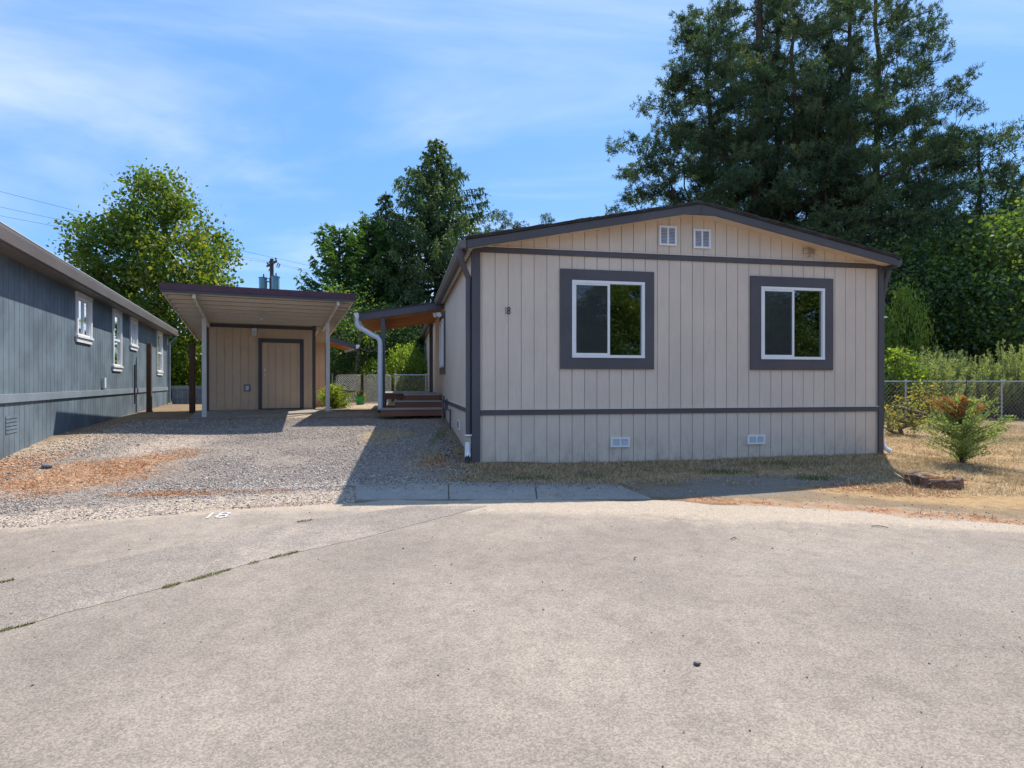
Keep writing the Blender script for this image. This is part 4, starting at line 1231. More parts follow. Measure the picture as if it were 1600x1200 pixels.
def pine(root, z0, z1, Rm, n_t, tufts, seed, prof=None, bark='bark', needle=.23, tr=(.34, .08), sigma=.40, nn=19, nw_=.036, sq=(1, 1), shift=(0, 0), openf=0.):
    r_ = np.random.default_rng(seed)
    prof = prof or ([0, .12, .4, .7, 1], [.6, .95, 1, .7, .15])
    T = envelope(r_, n_t, z0, z1, Rm, prof, .42, .35, sq)
    T[:, 0] += shift[0]; T[:, 1] += shift[1]
    if openf:
        T[:, 2] = np.round(T[:, 2] / 1.7) * 1.7 + r_.normal(0, .2, len(T)) - .10 * np.hypot(T[:, 0], T[:, 1]) * .0
        T = T[~((np.abs(T[:, 0]) < 2.0) & (T[:, 1] < .5) & (r_.random(len(T)) < openf))]; n_t = len(T)
    m = 14
    tk = [(r_.normal(0, .03) * i * .4, r_.normal(0, .03) * i * .4, z1 * .95 * i / (m - 1)) for i in range(m)]
    N, P, rad = skeleton(tk, T, r_, .7, .5, .22, .014, .42, tr)
    C_ = np.repeat(T, tufts, 0)
    out = unit(np.stack([C_[:, 0], C_[:, 1], np.full(len(C_), .8)], -1))
    C_ = C_ + r_.normal(0, sigma, C_.shape) * np.array([1, 1, .45]) + np.array([0, 0, .1])
    ax_ = unit(out * .8 + r_.normal(0, .45, C_.shape) + np.array([0, 0, .5]))
    c2 = np.repeat(C_, nn, 0); a2 = np.repeat(ax_, nn, 0)
    n = len(c2)
    along = r_.uniform(-.12, .12, n)[:, None]
    U = unit(a2 * r_.uniform(.1, 1.1, n)[:, None] + unit(r_.normal(size=(n, 3))) * .9)
    Ln = needle * r_.uniform(.7, 1.2, n)
    base_ = c2 + a2 * along
    Wd = perp(U, r_)
    V, F = quads(base_ + U * Ln[:, None] * .5, U, Wd, Ln, nw_)
    rnd = np.clip(.5 * np.repeat(np.repeat(r_.random(n_t), tufts), nn) + .2 * np.repeat(r_.random(len(C_)), nn) + .3 * r_.random(n), 0, 1)
    finish_tree(root, tubes(N, P, rad, 6), (V, F), rnd, 'pine', bark)
def spruce(root, H, Rm, seed, leafm='spruce', z0=.6, prof=None, hang=.6, dens=1., tr=(.28, .03), tipup=.3):
    r_ = np.random.default_rng(seed)
    prof = prof or ([0, .1, .35, .7, .93, 1], [.85, 1, .86, .45, .12, .04])
    nodes = [np.array((0, 0, H * i / 24.)) for i in range(25)]; par = [-1] + list(range(24))
    rad = [np.interp(i / 24, [0, 1], tr) for i in range(25)]
    Cs, Us, Ls, Ws, Rn = [], [], [], [], []
    z = z0
    while z < H * .985:
        h = (z - z0) / (H - z0)
        k = 7 if h < .85 else 5
        a0 = r_.random() * 6.28
        for b in range(k):
            a = a0 + 6.28 * b / k + r_.normal(0, .2)
            L = Rm * np.interp(h, *prof) * r_.uniform(.62, 1.16)
            if L < .12: L = .12
            dr_ = np.array((math.cos(a), math.sin(a), 0.))
            m = max(3, int(L / .35)); br = r_.random()
            prev = int(round(z / H * 24)); prev = min(prev, 24)
            droop = (.30 * (1 - h) - .25 * h) * L
            pts = []
            for q in range(1, m + 1):
                s = q / m
                p = np.array((0, 0, z)) + dr_ * L * s + np.array((0, 0, -droop * math.sin(s * 2.4) + tipup * L * .4 * s ** 3))
                nodes.append(p); par.append(prev); rad.append(max(.006, .03 * L / 3 * (1 - s) + .006)); prev = len(nodes) - 1
                pts.append(p)
            pts = np.array(pts)
            nb = int(max(5, L * 12 * dens))
            s = r_.random(nb) ** .75
            base_ = np.stack([np.interp(s, np.linspace(1 / m, 1, m), pts[:, c]) for c in range(3)], -1)
            sidev = np.array((-dr_[1], dr_[0], 0)) * np.where(r_.random(nb) < .5, 1, -1)[:, None]
            dd = unit(sidev * r_.uniform(.15, 1., nb)[:, None] + dr_ * r_.uniform(.1, .7, nb)[:, None] + np.array((0, 0, 1)) * (r_.uniform(-1.3, .1, nb)[:, None] * hang * 1.6 * min(1, L)))
            ln = (.30 + .42 * hang * (1 - h)) * r_.uniform(.5, 1.25, nb) * min(1., .45 + L * .4)
            ns = 7
            tt = (np.arange(ns) + .5) / ns
            c = base_[:, None] + dd[:, None] * (ln[:, None] * tt)[..., None]
            c = c.reshape(-1, 3); n = len(c)
            c[:, 2] -= np.tile(tt ** 2, nb) * np.repeat(ln, ns) * .25 * hang
            U = unit(np.repeat(dd, ns, 0) + r_.normal(0, .42, (n, 3)))
            Cs.append(c + r_.normal(0, .02, (n, 3))); Us.append(U)
            Ls.append(np.full(n, .18) * r_.uniform(.7, 1.3, n)); Ws.append(np.full(n, .062) * r_.uniform(.7, 1.4, n))
            Rn.append(np.clip(.4 * br + .25 * np.repeat(r_.random(nb), ns) + .2 * r_.random(n) + .15 * np.repeat(s, ns), 0, 1))
            # upright tip
            c = pts[-1] + r_.normal(0, .05, (8, 3)); Cs.append(c); Us.append(unit(np.tile(dr_ * .6 + np.array((0, 0, .7)), (8, 1)) + r_.normal(0, .4, (8, 3))))
            Ls.append(np.full(8, .18)); Ws.append(np.full(8, .045)); Rn.append(r_.random(8))
        z += max(.18, .46 * (1 - .45 * h)) / max(dens, .6) ** .3
    C_ = np.concatenate(Cs); U = np.concatenate(Us)
    finish_tree(root, tubes(np.array(nodes), np.array(par), np.array(rad), 5), quads(C_, U, perp(U, r_), np.concatenate(Ls), np.concatenate(Ws)), np.concatenate(Rn), leafm, 'bark')
def copy_tree(src, name, loc, rz_, scale, label, group=None):
    c = src.copy(); COL.objects.link(c); c.name = name
    c.location = loc; c.rotation_euler = (0, 0, rz_); c.scale = scale if isinstance(scale, tuple) else (scale,) * 3
    c['label'] = label
    if group: c['group'] = group
    for ch in src.children:
        d = ch.copy(); COL.objects.link(d); d.parent = c
    return c
def at(px, Z): return ((px - 800) / 915 * Z, Z)

# left broadleaf tree
x, y = at(247, 30)
t = thing('broadleaf_tree', (x, y, .75), 'tall leafy tree rising behind the roof of the blue-grey house', 'tree')
broadleaf(t, 1.9, 11.7, 4.0, 330, 120, .19, 'leaf', 11, ([0, .12, .35, .55, .75, .9, 1], [.75, .97, 1, .88, .62, .36, .12]), .40, 'bark', tr=(.22, .05))
TREE_A = t
# lower broadleaf with foliage to the ground, reused for hedges and for the trees the windows mirror
x, y = at(283, 33)
t = thing('leafy_bush', (x, y, .75), 'bright leafy bush in the gap between the neighbour house and the carport', 'bush')
broadleaf(t, .1, 3.4, 2.3, 120, 110, .15, 'limeleaf', 12, ([0, .3, .7, 1], [.8, 1, .8, .2]), .36, 'bark', tr=(.06, .02))
BUSH = t
t = thing('dark_broadleaf_tree', (*at(1500, 25), .55), 'dark dense broadleaf tree behind the rosemary hedge', 'tree')
broadleaf(t, .5, 7.6, 3.6, 250, 70, .155, 'leafdark', 13, ([0, .12, .45, .75, 1], [.85, 1, .98, .7, .2]), .42, 'bark', tr=(.15, .04))
TREE_D = t
for (px, Z, s, rz_, lab) in ((1408, 25.5, .95, 1.1, 'dark broadleaf tree just right of the tan home corner'),
                             (1600, 24, 1.1, 2.3, 'dark broadleaf tree cut by the right edge of the picture'),
                             (1450, 29, 1.15, 4.0, 'dark broadleaf tree further back beneath the big pines'),
                             (1560, 30, 1.3, 5.0, 'taller dark broadleaf tree beneath the pale pine on the right')):
    copy_tree(TREE_D, 'dark_broadleaf_tree', (*at(px, Z), .55), rz_, s, lab, 'dark broadleaf trees behind the right hand fence')
TREE_D['group'] = 'dark broadleaf trees behind the right hand fence'
x, y = at(1590, 31)
copy_tree(TREE_A, 'broadleaf_tree', (x + 1, y, .5), 1.9, (1.05, 1.05, 1.0), 'sunlit green broadleaf tree at the far right edge')
copy_tree(TREE_A, 'broadleaf_tree', (*at(1395, 33), .5), 3.1, (.75, .75, .62), 'backlit yellow-green tree seen past the right eave of the tan home')
copy_tree(TREE_A, 'broadleaf_tree', (*at(190, 44), .75), 3.1, (.8, .8, .72), 'farther leafy tree low behind the blue-grey roof')

copy_tree(BUSH, 'leafy_bush', (*at(1412, 22.5), .55), 2.0, (.42, .42, 1.3), 'tall backlit yellow-green bush just right of the tan home eave')
# conifers in the middle
t = thing('spruce_tree', (*at(682, 34), .8), 'tall drooping spruce, the highest tree left of the tan home', 'tree')
spruce(t, 15.0, 5.2, 21, hang=1., dens=1.5, prof=([0, .1, .3, .55, .75, .9, 1], [1, 1, 1, .86, .48, .20, .04]))
t2 = thing('spruce_tree', (*at(603, 33), .8), 'shorter spruce with a narrow tip left of the tallest spruce', 'tree')
spruce(t2, 11.6, 3.5, 22, hang=.9, dens=1.1)
SPR = t2
copy_tree(t2, 'spruce_tree', (*at(757, 40), .8), 2.0, (.62, .62, .88), 'thin spruce partly hidden by the left eave of the tan home')
t = thing('cedar_tree', (*at(530, 30.5), .8), 'bright green bushy cedar above the right end of the carport roof', 'tree')
spruce(t, 8.9, 2.3, 23, 'cedar', .4, ([0, .2, .5, .75, .9, 1], [.9, 1, .92, .72, .45, .15]), hang=.15, dens=1.5, tipup=1.2)
copy_tree(t, 'cedar_tree', (*at(575, 32), .8), 1.3, (1, 1, 1.08), 'cedar between the bushy cedar and the spruces')
# dark undergrowth seen under the awning
for k, (px, Z, s, lab) in enumerate(((545, 27, .55, 'dark shrub behind the left chain link gate leaf'), (600, 28, .6, 'dark shrub behind the porch downspout'), (675, 30, .62, 'dark shrub beside the far corner of the tan home'))):
    copy_tree(TREE_D, 'dark_shrub', (*at(px, Z), .8), k * 1.7, s, lab)
t = thing('bare_branched_tree', (*at(548, 25.5), .82), 'tree with pale bare lower branches behind the awning downspout', 'tree')
r_ = np.random.default_rng(31)
T = envelope(r_, 46, 1.6, 4.6, 1.5, ([0, .5, 1], [.6, 1, .6]), .2, .5)
N, P, rad = skeleton([(0, 0, 0), (.1, 0, .7), (.25, 0, 1.4), (.3, .1, 2.2), (.4, .1, 3.2)], T, r_, .3, .6, .5, .012, .5, (.13, .06))
C_ = np.repeat(T[T[:, 2] > 2.7], 60, 0); n = len(C_); C_ = C_ + r_.normal(0, .3, C_.shape); U = unit(r_.normal(size=(n, 3)))
finish_tree(t, tubes(N, P, rad), quads(C_, U, perp(U, r_), .12, .08), r_.random(n), 'leafdark', 'greybark')
t['category'] = 'tree'
copy_tree(BUSH, 'leafy_bush', (*at(637, 25), .82), .7, (.5, .5, .66), 'sunlit lime green bush behind the deck')
copy_tree(BUSH, 'leafy_bush', (*at(585, 26), .82), 2.7, (.45, .45, .5), 'small lime bush behind the right gate leaf')
copy_tree(BUSH, 'leafy_bush', (*at(225, 36), .75), 1.7, (1.1, 1.1, 1), 'bright bush behind the far end of the blue-grey house')

# small pines far behind the roof
t = thing('pine_tree', (*at(786, 46), .8), 'small distant pine just above the left roof slope', 'tree')
pine(t, 5, 14.0, 2.5, 110, 16, 41, ([0, .4, .75, 1], [.9, 1, .8, .35]), tr=(.2, .05), sigma=.35)
copy_tree(t, 'pine_tree', (*at(853, 48), .8), 2, (.75, .75, 1.02), 'smallest distant pine tip poking above the roof slope')
# big pines
t = thing('pine_tree', (*at(1185, 32), .6), 'tallest dark pine with the thickest trunk behind the roof ridge', 'tree')
pine(t, 7.5, 25.5, 5.4, 430, 19, 42, ([0, .1, .35, .65, 1], [.45, .85, 1, .85, .3]), tr=(.42, .13), sigma=.33, openf=.8)
PA = t
t = thing('pine_tree', (*at(1108, 33), .6), 'leftmost big pine whose boughs reach out over the roof', 'tree')
pine(t, 5.5, 22.5, 5.1, 430, 19, 43, ([0, .12, .4, .7, 1], [.8, 1, .95, .72, .2]), tr=(.27, .09), sigma=.33, openf=.62)
PB = t
GP = 'big pines behind the tan home'
PA['group'] = GP; PB['group'] = GP
copy_tree(PA, 'pine_tree', (*at(1213, 33.5), .6), .35, (.8, .7, .97), 'pine standing directly right of the thickest trunk', GP)
copy_tree(PB, 'pine_tree', (*at(1240, 31.5), .6), -.3, (.8, .7, 1.02), 'third trunk of the pine cluster behind the right roof slope', GP)
copy_tree(PB, 'pine_tree', (*at(1325, 33), .6), 1.2, (1.0, 1.0, 1.05), 'pine rising above the middle of the right roof slope', GP)
copy_tree(PA, 'pine_tree', (*at(1372, 35), .6), 4.6, (.8, .8, 1.0), 'rightmost big pine with a ragged edge against the sky', GP)
t = thing('pine_tree', (*at(1290, 29), .55), 'low slender pine trunk near the right roof slope', 'tree', 0, GP)
pine(t, 4.2, 12.5, 3.6, 170, 15, 44, ([0, .3, .7, 1], [1, 1, .8, .3]), tr=(.16, .06), sigma=.42)
copy_tree(t, 'pine_tree', (*at(1440, 28.5), .55), 2.2, (1.15, 1.15, .95), 'pale hazy pine low on the right beyond the eave', GP)
copy_tree(t, 'pine_tree', (*at(1530, 30), .55), 4.2, (1.1, 1.1, 1.12), 'pale green pine with an upright tip near the right edge', GP)

# across the road, mirrored by the windows
for k, (x, y, s) in enumerate(((16, -26, .9), (22, -23, .95), (29, -20, 1.0), (37, -17, 1.0), (45, -13, 1.05))):
    copy_tree(TREE_A, 'broadleaf_tree', (x, y, 0), k * 1.3, (s * 1.2, s * 1.2, s), 'leafy tree across the road behind the viewer', 'trees across the road behind the viewer')
for k, (x, y) in enumerate(((12, -24), (19, -21), (25.5, -18.5), (32, -15))):
    copy_tree(TREE_D, 'dark_broadleaf_tree', (x, y, 0), k * 1.1, .8, 'dark tree across the road behind the viewer', 'dark trees across the road behind the viewer')

# far wood closing the horizon
r_ = np.random.default_rng(77)
Cs = []
for k in range(70):
    x = -95 + k * 2.8 + r_.normal(0, 1); yy = 66 + r_.normal(0, 4); hh = r_.uniform(4, 6.5)
    q = r_.normal(size=(420, 3)) * np.array([1.7, 1.5, hh * .3]) + np.array([x, yy, hh * .5 + .6])
    Cs.append(q)
C_ = np.concatenate(Cs); n = len(C_); U = unit(r_.normal(size=(n, 3)))
o = link('far_wood', fast_mesh('far_wood', *quads(C_, U, perp(U, r_), .7, .5), M['leafdark'], r_.random(n)))
tag(o, 'far strip of woodland closing the horizon behind the homes', 'woodland', kind='stuff')

# rosemary hedge, stalk plants
def stalks(root, n, Hh, Rr_, leafm, seed, leafl=.05, leafw=.012, per=70, lean=.5, barkm='greybark', r0=.3, part_name='foliage', zlow=.08):
    r_ = np.random.default_rng(seed)
    nodes, par, rad = [np.array((0., 0, 0))], [-1], [.02]
    Cs, Us, Rn = [], [], []
    for k in range(n):
        a = r_.random() * 6.28; d = r_.random() ** .5
        dirx, diry = math.cos(a), math.sin(a)
        h = Hh * r_.uniform(.55, 1.12) * (1 - .32 * d * d)
        m = 7; prev = 0; pts = []
        for q in range(m):
            s = q / (m - 1)
            rr = Rr_ * d * (r0 + (1 - r0) * s ** .8)
            p = np.array((dirx * rr + r_.normal(0, .01), diry * rr + r_.normal(0, .01), h * s))
            nodes.append(p); par.append(prev if q else -1); rad.append(.010 * (1 - s) + .003); prev = len(nodes) - 1; pts.append(p)
        pts = np.array(pts); s = zlow + (1 - zlow) * r_.random(per) ** .7
        b = np.stack([np.interp(s, np.linspace(0, 1, m), pts[:, c]) for c in range(3)], -1)
        ax_ = unit(np.tile(pts[-1] - pts[-3], (per, 1)))
        U = unit(ax_ * .9 + r_.normal(0, .55, (per, 3)))
        Cs.append(b + U * leafl * .5); Us.append(U)
        Rn.append(np.clip(.35 * r_.random() + .35 * r_.random(per) + .35 * s, 0, 1))
    C_ = np.concatenate(Cs); U = np.concatenate(Us); n = len(C_)
    link('stem', fast_mesh('stem', *tubes(np.array(nodes), np.array(par), np.array(rad), 4), M[barkm], None), root)
    o = link(part_name, fast_mesh(part_name, *quads(C_, U, perp(U, r_), leafl * r_.uniform(.7, 1.4, n), leafw), M[leafm], np.concatenate(Rn)), root)
    o['kind'] = 'stuff'
t = thing('rosemary_bush', (*at(1440, 18.6), .5), 'tall spiky grey-green bush behind the fence nearest the tan home', 'bush', 0, 'spiky bushes behind the chain link fence')
stalks(t, 170, 2.05, 1.15, 'rosemary', 51, .10, .022, 120, r0=.35)
ROS = t
copy_tree(t, 'rosemary_bush', (*at(1525, 18.9), .5), 2.2, (.95, 1.0, .86), 'spiky grey-green bush behind the fence post', 'spiky bushes behind the chain link fence')
copy_tree(t, 'rosemary_bush', (*at(1590, 18.7), .5), 4.2, (.95, 1, 1.12), 'spiky grey-green bush behind the fence at the right edge', 'spiky bushes behind the chain link fence')
copy_tree(t, 'rosemary_bush', (*at(1482, 19.6), .5), 5.2, (.9, 1, 1.05), 'spiky grey-green bush in the second row behind the fence', 'spiky bushes behind the chain link fence')

def small_bush(name, loc, z0, z1, Rm, n_t, nl, size, leafm, seed, label, cat='bush', sigma=.1):
    t = thing(name, loc, label, cat)
    broadleaf(t, z0, z1, Rm, n_t, nl, size, leafm, seed, ([0, .3, .7, 1], [.7, 1, .85, .3]), sigma, 'greybark', tr=(.018, .008))
    return t
x, y = at(1408, 13.6)
small_bush('yellowing_shrub', (x, y, G(x, y)), .08, .85, .48, 44, 26, .055, 'yellowleaf', 61, 'low yellowing shrub at the corner of the tan home in front of the fence')
x, y = at(1452, 15.4)
small_bush('yellowing_shrub', (x, y, G(x, y)), .35, 1.25, .35, 26, 26, .06, 'yellowleaf', 62, 'thin stemmed yellowing shrub right of the low yellow shrub')
x, y = at(1398, 18.3)
small_bush('leafy_bush', (x, y, G(x, y)), .3, 2.1, .7, 80, 50, .10, 'limeleaf', 63, 'lime green bush between the house corner and the spiky bushes', sigma=.16)
x, y = at(523, 17.9)
small_bush('leafy_bush', (x, y, G(x, y)), .05, .68, .42, 70, 50, .05, 'limeleaf', 64, 'low bright green bush beside the right carport post', sigma=.09)

# young fir with rust coloured tips
x, y = 7.17, 9.35
t = thing('young_fir', (x, y, G(x, y) - .02), 'young light green fir with rust coloured tips on the right lawn', 'young tree')
r_ = np.random.default_rng(71)
nodes, par, rad = [np.array((0., 0, 0))], [-1], [.02]
for k in range(1, 9): nodes.append(np.array((.01 * k, 0, .14 * k))); par.append(k - 1); rad.append(.018 - .0015 * k)
Cs, Us, Rn = [], [], []; Co, Uo = [], []
for k in range(120):
    h = r_.random() ** .8; z = .04 + 1.0 * h; a = r_.random() * 6.28
    L = np.interp(h, [0, .3, .7, 1], [.42, .62, .50, .18]) * r_.uniform(.6, 1.15)
    d = np.array((math.cos(a), math.sin(a), .55 + .3 * h)); d /= np.linalg.norm(d)
    m = 6; prev = min(8, int(z / .14)); pts = []
    for q in range(1, m + 1):
        s = q / m; p = np.array((.01, 0, z * .8)) + d * L * s + np.array((0, 0, -.05 * s * s)); nodes.append(p); par.append(prev); rad.append(.005 * (1 - s) + .002); prev = len(nodes) - 1; pts.append(p)
    pts = np.array(pts); nl = int(110 * L / .5)
    s = r_.random(nl); b = np.stack([np.interp(s, np.linspace(1 / m, 1, m), pts[:, c]) for c in range(3)], -1)
    b += r_.normal(0, .022, b.shape)
    U = unit(d + r_.normal(0, .6, (nl, 3)))
    org = (z > .72) & (r_.random() < .55) & (math.cos(a) < .5)
    (Co if org else Cs).append(b); (Uo if org else Us).append(U)
    if not org: Rn.append(np.clip(.5 * r_.random() + .5 * r_.random(nl), 0, 1))
C_ = np.concatenate(Cs); U = np.concatenate(Us)
finish_tree(t, tubes(np.array(nodes), np.array(par), np.array(rad), 4), quads(C_, U, perp(U, r_), .042, .014), np.concatenate(Rn), 'firleaf', 'bark')
C_ = np.concatenate(Co); U = np.concatenate(Uo)
t.scale = (1.1, 1.1, 1.22)
o = link('rust_tip', fast_mesh('rust_tip', *quads(C_, U, perp(U, r_), .045, .016), M['orangeleaf'], r_.random(len(C_))), t); o['kind'] = 'stuff'

# green pot with a plant
x, y = at(563, 20.6)
t = thing('flower_pot', (x, y, G(x, y)), 'bright green plastic pot with a leggy plant before the gate', 'pot')
part('pot', MB().lathe([(.13, 0), (.18, .26), (.195, .27), (.195, .30), (.165, .30), (.16, .26), (.1, .25)], 0, 0, 18), 'green_plastic', t)
part('soil', MB().lathe([(.155, .24), (.02, .255)], 0, 0, 14), 'bark', t)
stalks(t, 16, .50, .20, 'yellowleaf', 81, .07, .03, 22, part_name='foliage')
for ch in list(t.children)[-2:]: ch.location = (0, 0, .24)

# brown edging blocks heaped with litter
x0_, y0_ = 5.55, 7.62
gz = G(x0_, y0_)
t = thing('edging_block_planter', (x0_, y0_, gz - .02), 'broken ring of brown edging blocks filled with twigs and needles', 'planter', R(10))
ring = [(-.30, .12, 80), (-.27, -.04, 70), (-.17, -.15, -25), (.0, -.2, -12), (.17, -.15, 30), (.27, -.03, 60), (-.2, .22, 10), (.02, .25, 0)]
for (a, b, an) in ring:
    h = random.uniform(.13, .17)
    part('block', MB().box(-.095, .095, -.028, .028, 0, h), 'brickbrown', t, bevel=.012, loc=(a, b, 0), rot=(R(random.uniform(-6, 6)), R(random.uniform(-4, 4)), R(an)))
for k in range(4):
    part('block', MB().box(-.10, .10, -.035, .035, 0, .06), 'brickbrown', t, bevel=.012, loc=(.22 + .05 * k, .28 + .16 * k, .02 + .01 * (k % 2)), rot=(R(12), R(random.uniform(-6, 6)), R(random.uniform(-12, 18))))
r_ = np.random.default_rng(91); n = 900
P_ = np.stack([r_.normal(0, .17, n), r_.normal(.02, .13, n), r_.uniform(.03, .13, n)], -1)
U = unit(r_.normal(size=(n, 3)) * np.array([1, 1, .35]))
o = link('litter', fast_mesh('litter', *quads(P_, U, perp(U, r_), .10, .006), M['needle_litter'], r_.random(n)), t); o['kind'] = 'stuff'
n = 40
P_ = np.stack([r_.normal(0, .2, n), r_.normal(.02, .15, n), r_.uniform(.08, .2, n)], -1); U = unit(r_.normal(size=(n, 3)) * np.array([1, 1, .5]))
o = link('twig', fast_mesh('twig', *quads(P_, U, perp(U, r_), .26, .012), M['straw'], r_.random(n)), t); o['kind'] = 'stuff'

# ------------------------------------------------------------------ loose stuff on the ground
def stones(name, P, size, mat, seed, flat=.6, label=None):
    r_ = np.random.default_rng(seed); n = len(P)
    o6 = np.array([(1, 0, 0), (-1, 0, 0), (0, 1, 0), (0, -1, 0), (0, 0, 1), (0, 0, -1)], float)
    s = size * r_.lognormal(0, .35, n)
    sc_ = np.stack([s * r_.uniform(.7, 1.3, n), s * r_.uniform(.7, 1.3, n), s * flat * r_.uniform(.7, 1.2, n)], -1)
    a = r_.random(n) * 6.28
    V = o6[None] * sc_[:, None] + r_.normal(0, .15, (n, 6, 3)) * s[:, None, None]
    x = V[..., 0] * np.cos(a)[:, None] - V[..., 1] * np.sin(a)[:, None]; y = V[..., 0] * np.sin(a)[:, None] + V[..., 1] * np.cos(a)[:, None]
    V = np.stack([x, y, V[..., 2]], -1) + P[:, None]
    f = np.array([(0, 2, 4), (2, 1, 4), (1, 3, 4), (3, 0, 4), (2, 0, 5), (1, 2, 5), (3, 1, 5), (0, 3, 5)])
    F = (f[None] + (np.arange(n) * 6)[:, None, None]).reshape(-1, 3)
    o = link(name, fast_mesh(name, V.reshape(-1, 3), F, mat, np.repeat(r_.random(n), 8)))
    tag(o, label, None, kind='stuff'); return o
def blades(name, P, L, W_, mat, seed, lie=.8, label=None, parent=None):
    r_ = np.random.default_rng(seed); n = len(P)
    d = unit(np.stack([r_.normal(size=n), r_.normal(size=n), np.abs(r_.normal(0, 1 - lie + .05, n)) * 2.2], -1))
    Wd = unit(np.cross(d, np.array([[0, 0, 1.]]) + r_.normal(0, .3, (n, 3))))
    Ln = L * r_.uniform(.5, 1.4, n)
    a = P - Wd * W_ / 2; b = P + Wd * W_ / 2; c = P + d * Ln[:, None]
    V = np.stack([a, b, c], 1).reshape(-1, 3)
    o = link(name, fast_mesh(name, V, np.arange(3 * n).reshape(n, 3), mat, r_.random(n)), parent)
    tag(o, label, None, kind='stuff'); return o
r_ = np.random.default_rng(101)
# gravel: sample the driveway grid in its own parameters
def sample_drive(n):
    a = r_.random(n) * 78.99; b = r_.random(n) ** 1.25 * 88.99
    i0 = a.astype(int); j0 = b.astype(int); fa = (a - i0)[:, None]; fb = (b - j0)[:, None]
    P = (DRV[i0, j0] * (1 - fa) + DRV[i0 + 1, j0] * fa) * (1 - fb) + (DRV[i0, j0 + 1] * (1 - fa) + DRV[i0 + 1, j0 + 1] * fa) * fb
    return P.astype(float)
P = sample_drive(85000)
keep = r_.random(len(P)) > np.clip(.85 * ss(.52, .25, vnoise(P[:, 0], P[:, 1], 1.1)) + .35 * ss(.6, .2, vnoise(P[:, 0] + 7, P[:, 1], 3.5)) + dr_pale(P[:, 0], P[:, 1]) * 1.2 + dr_red(P[:, 0], P[:, 1]) * .9 + dr_straw(P[:, 0], P[:, 1]) * .5, 0, .93)
P = P[keep]; P[:, 2] += .003
q_ = r_.random(9000); kx = np.interp(q_, np.linspace(0, 1, 6), [p[0] for p in left_side]) - np.abs(r_.normal(0, .45, 9000)); ky = np.interp(q_, np.linspace(0, 1, 6), [p[1] for p in left_side])
q2 = r_.random(1500); kx2 = np.interp(q2, np.linspace(0, 1, 7), [p[0] for p in right_side[1:]]) + np.abs(r_.normal(0, .12, 1500)); ky2 = np.interp(q2, np.linspace(0, 1, 7), [p[1] for p in right_side[1:]])
kx = np.r_[kx, kx2]; ky = np.r_[ky, ky2]
ok_ = (rdist(kx, ky) > .05) & (ky > 6.2); kx, ky = kx[ok_], ky[ok_]
P = np.concatenate([P, np.stack([kx, ky, gh(kx, ky) + .004], -1)])
stones('loose_gravel', P, .0092, M['stones'], 102, label='loose grey gravel spread over the driveway')
def rand_area(n, x0, x1, y0, y1, maskf, outside=.03):
    x = r_.uniform(x0, x1, n); y = r_.uniform(y0, y1, n)
    k = (r_.random(n) < maskf(x, y)) & (rdist(x, y) > outside)
    # keep clear of the tan house footprint
    lx = (x - HX) * math.cos(HR) + (y - HY) * math.sin(HR); ly = -(x - HX) * math.sin(HR) + (y - HY) * math.cos(HR)
    k &= ~((lx > X0 - .02) & (lx < X1 + .02) & (ly > 0.0) & (ly < LEN))
    x, y = x[k], y[k]
    return np.stack([x, y, gh(x, y) + .004], -1)
n3 = lambda x, y: vnoise(x, y, 2.3) * .6 + vnoise(x, y, 7) * .4
P = np.concatenate([
    rand_area(170000, -1, 7.5, 7.55, 10.6, lambda x, y: np.clip((n3(x, y) - .25) * 1.8, 0, 1) * np.clip((y - 7.6 - .12 * np.clip(x - 1.2, 0, 9) * 0) / .2, 0, 1) * (1 - .8 * z_grey(x, y))),
    rand_area(230000, 4.5, 13.5, 7.0, 17.5, lambda x, y: np.clip((n3(x, y) - .12) * 1.8, 0, 1) * (rdist(x, y) > .7)),
    rand_area(9000, -7.8, -1.0, 9.5, 14.8, lambda x, y: dr_straw(x, y) * .9),
    rand_area(9000, -1.7, -.5, 7.7, 12, lambda x, y: z_straw(x, y)),
    rand_area(9000, -9, -1, 14.5, 20, lambda x, y: .45 * n3(x, y))])
blades('dry_grass', P, .06, .007, M['straw'], 103, .68, label='dry straw coloured grass on the verge and lawn')
P = np.concatenate([
    rand_area(60000, 2.2, 10, 4.0, 7.9, lambda x, y: np.clip(1 - np.abs(rdist(x, y) - .22 - .35 * (n3(x, y) - .5)) / .19, 0, 1) * np.clip((n3(x, y) - .22) * 1.8, 0, 1), -.05),
    rand_area(26000, -7.4, -4.6, 6.5, 10.2, lambda x, y: dr_red(x, y) * n3(x, y) * 1.3),
    rand_area(9000, -5, -2.4, 6.6, 7.6, lambda x, y: dr_red(x, y) * .9),
    rand_area(20000, 3.2, 5.6, 6.4, 8.0, lambda x, y: blob(x, y, 4.7, 7.35, .9, .35, -.3) * .9 * n3(x, y)),
    rand_area(12000, -2.0, 1.6, 6.75, 7.2, lambda x, y: blob(x, y, .75, 6.93, .7, .07) * .8),
    rand_area(5000, -4.6, -1.9, 6.2, 7, lambda x, y: np.clip(1 - np.abs(rdist(x, y) - .05) / .05, 0, 1) * (n3(x, y) > .5), -.02),
    rand_area(6000, -1.5, -.8, 8.4, 9.8, lambda x, y: blob(x, y, -1.1, 9.1, .3, .5))])
blades('needle_litter', P, .07, .008, M['needle_litter'], 104, .93, label='rust brown pine needles along the road edge and drive')
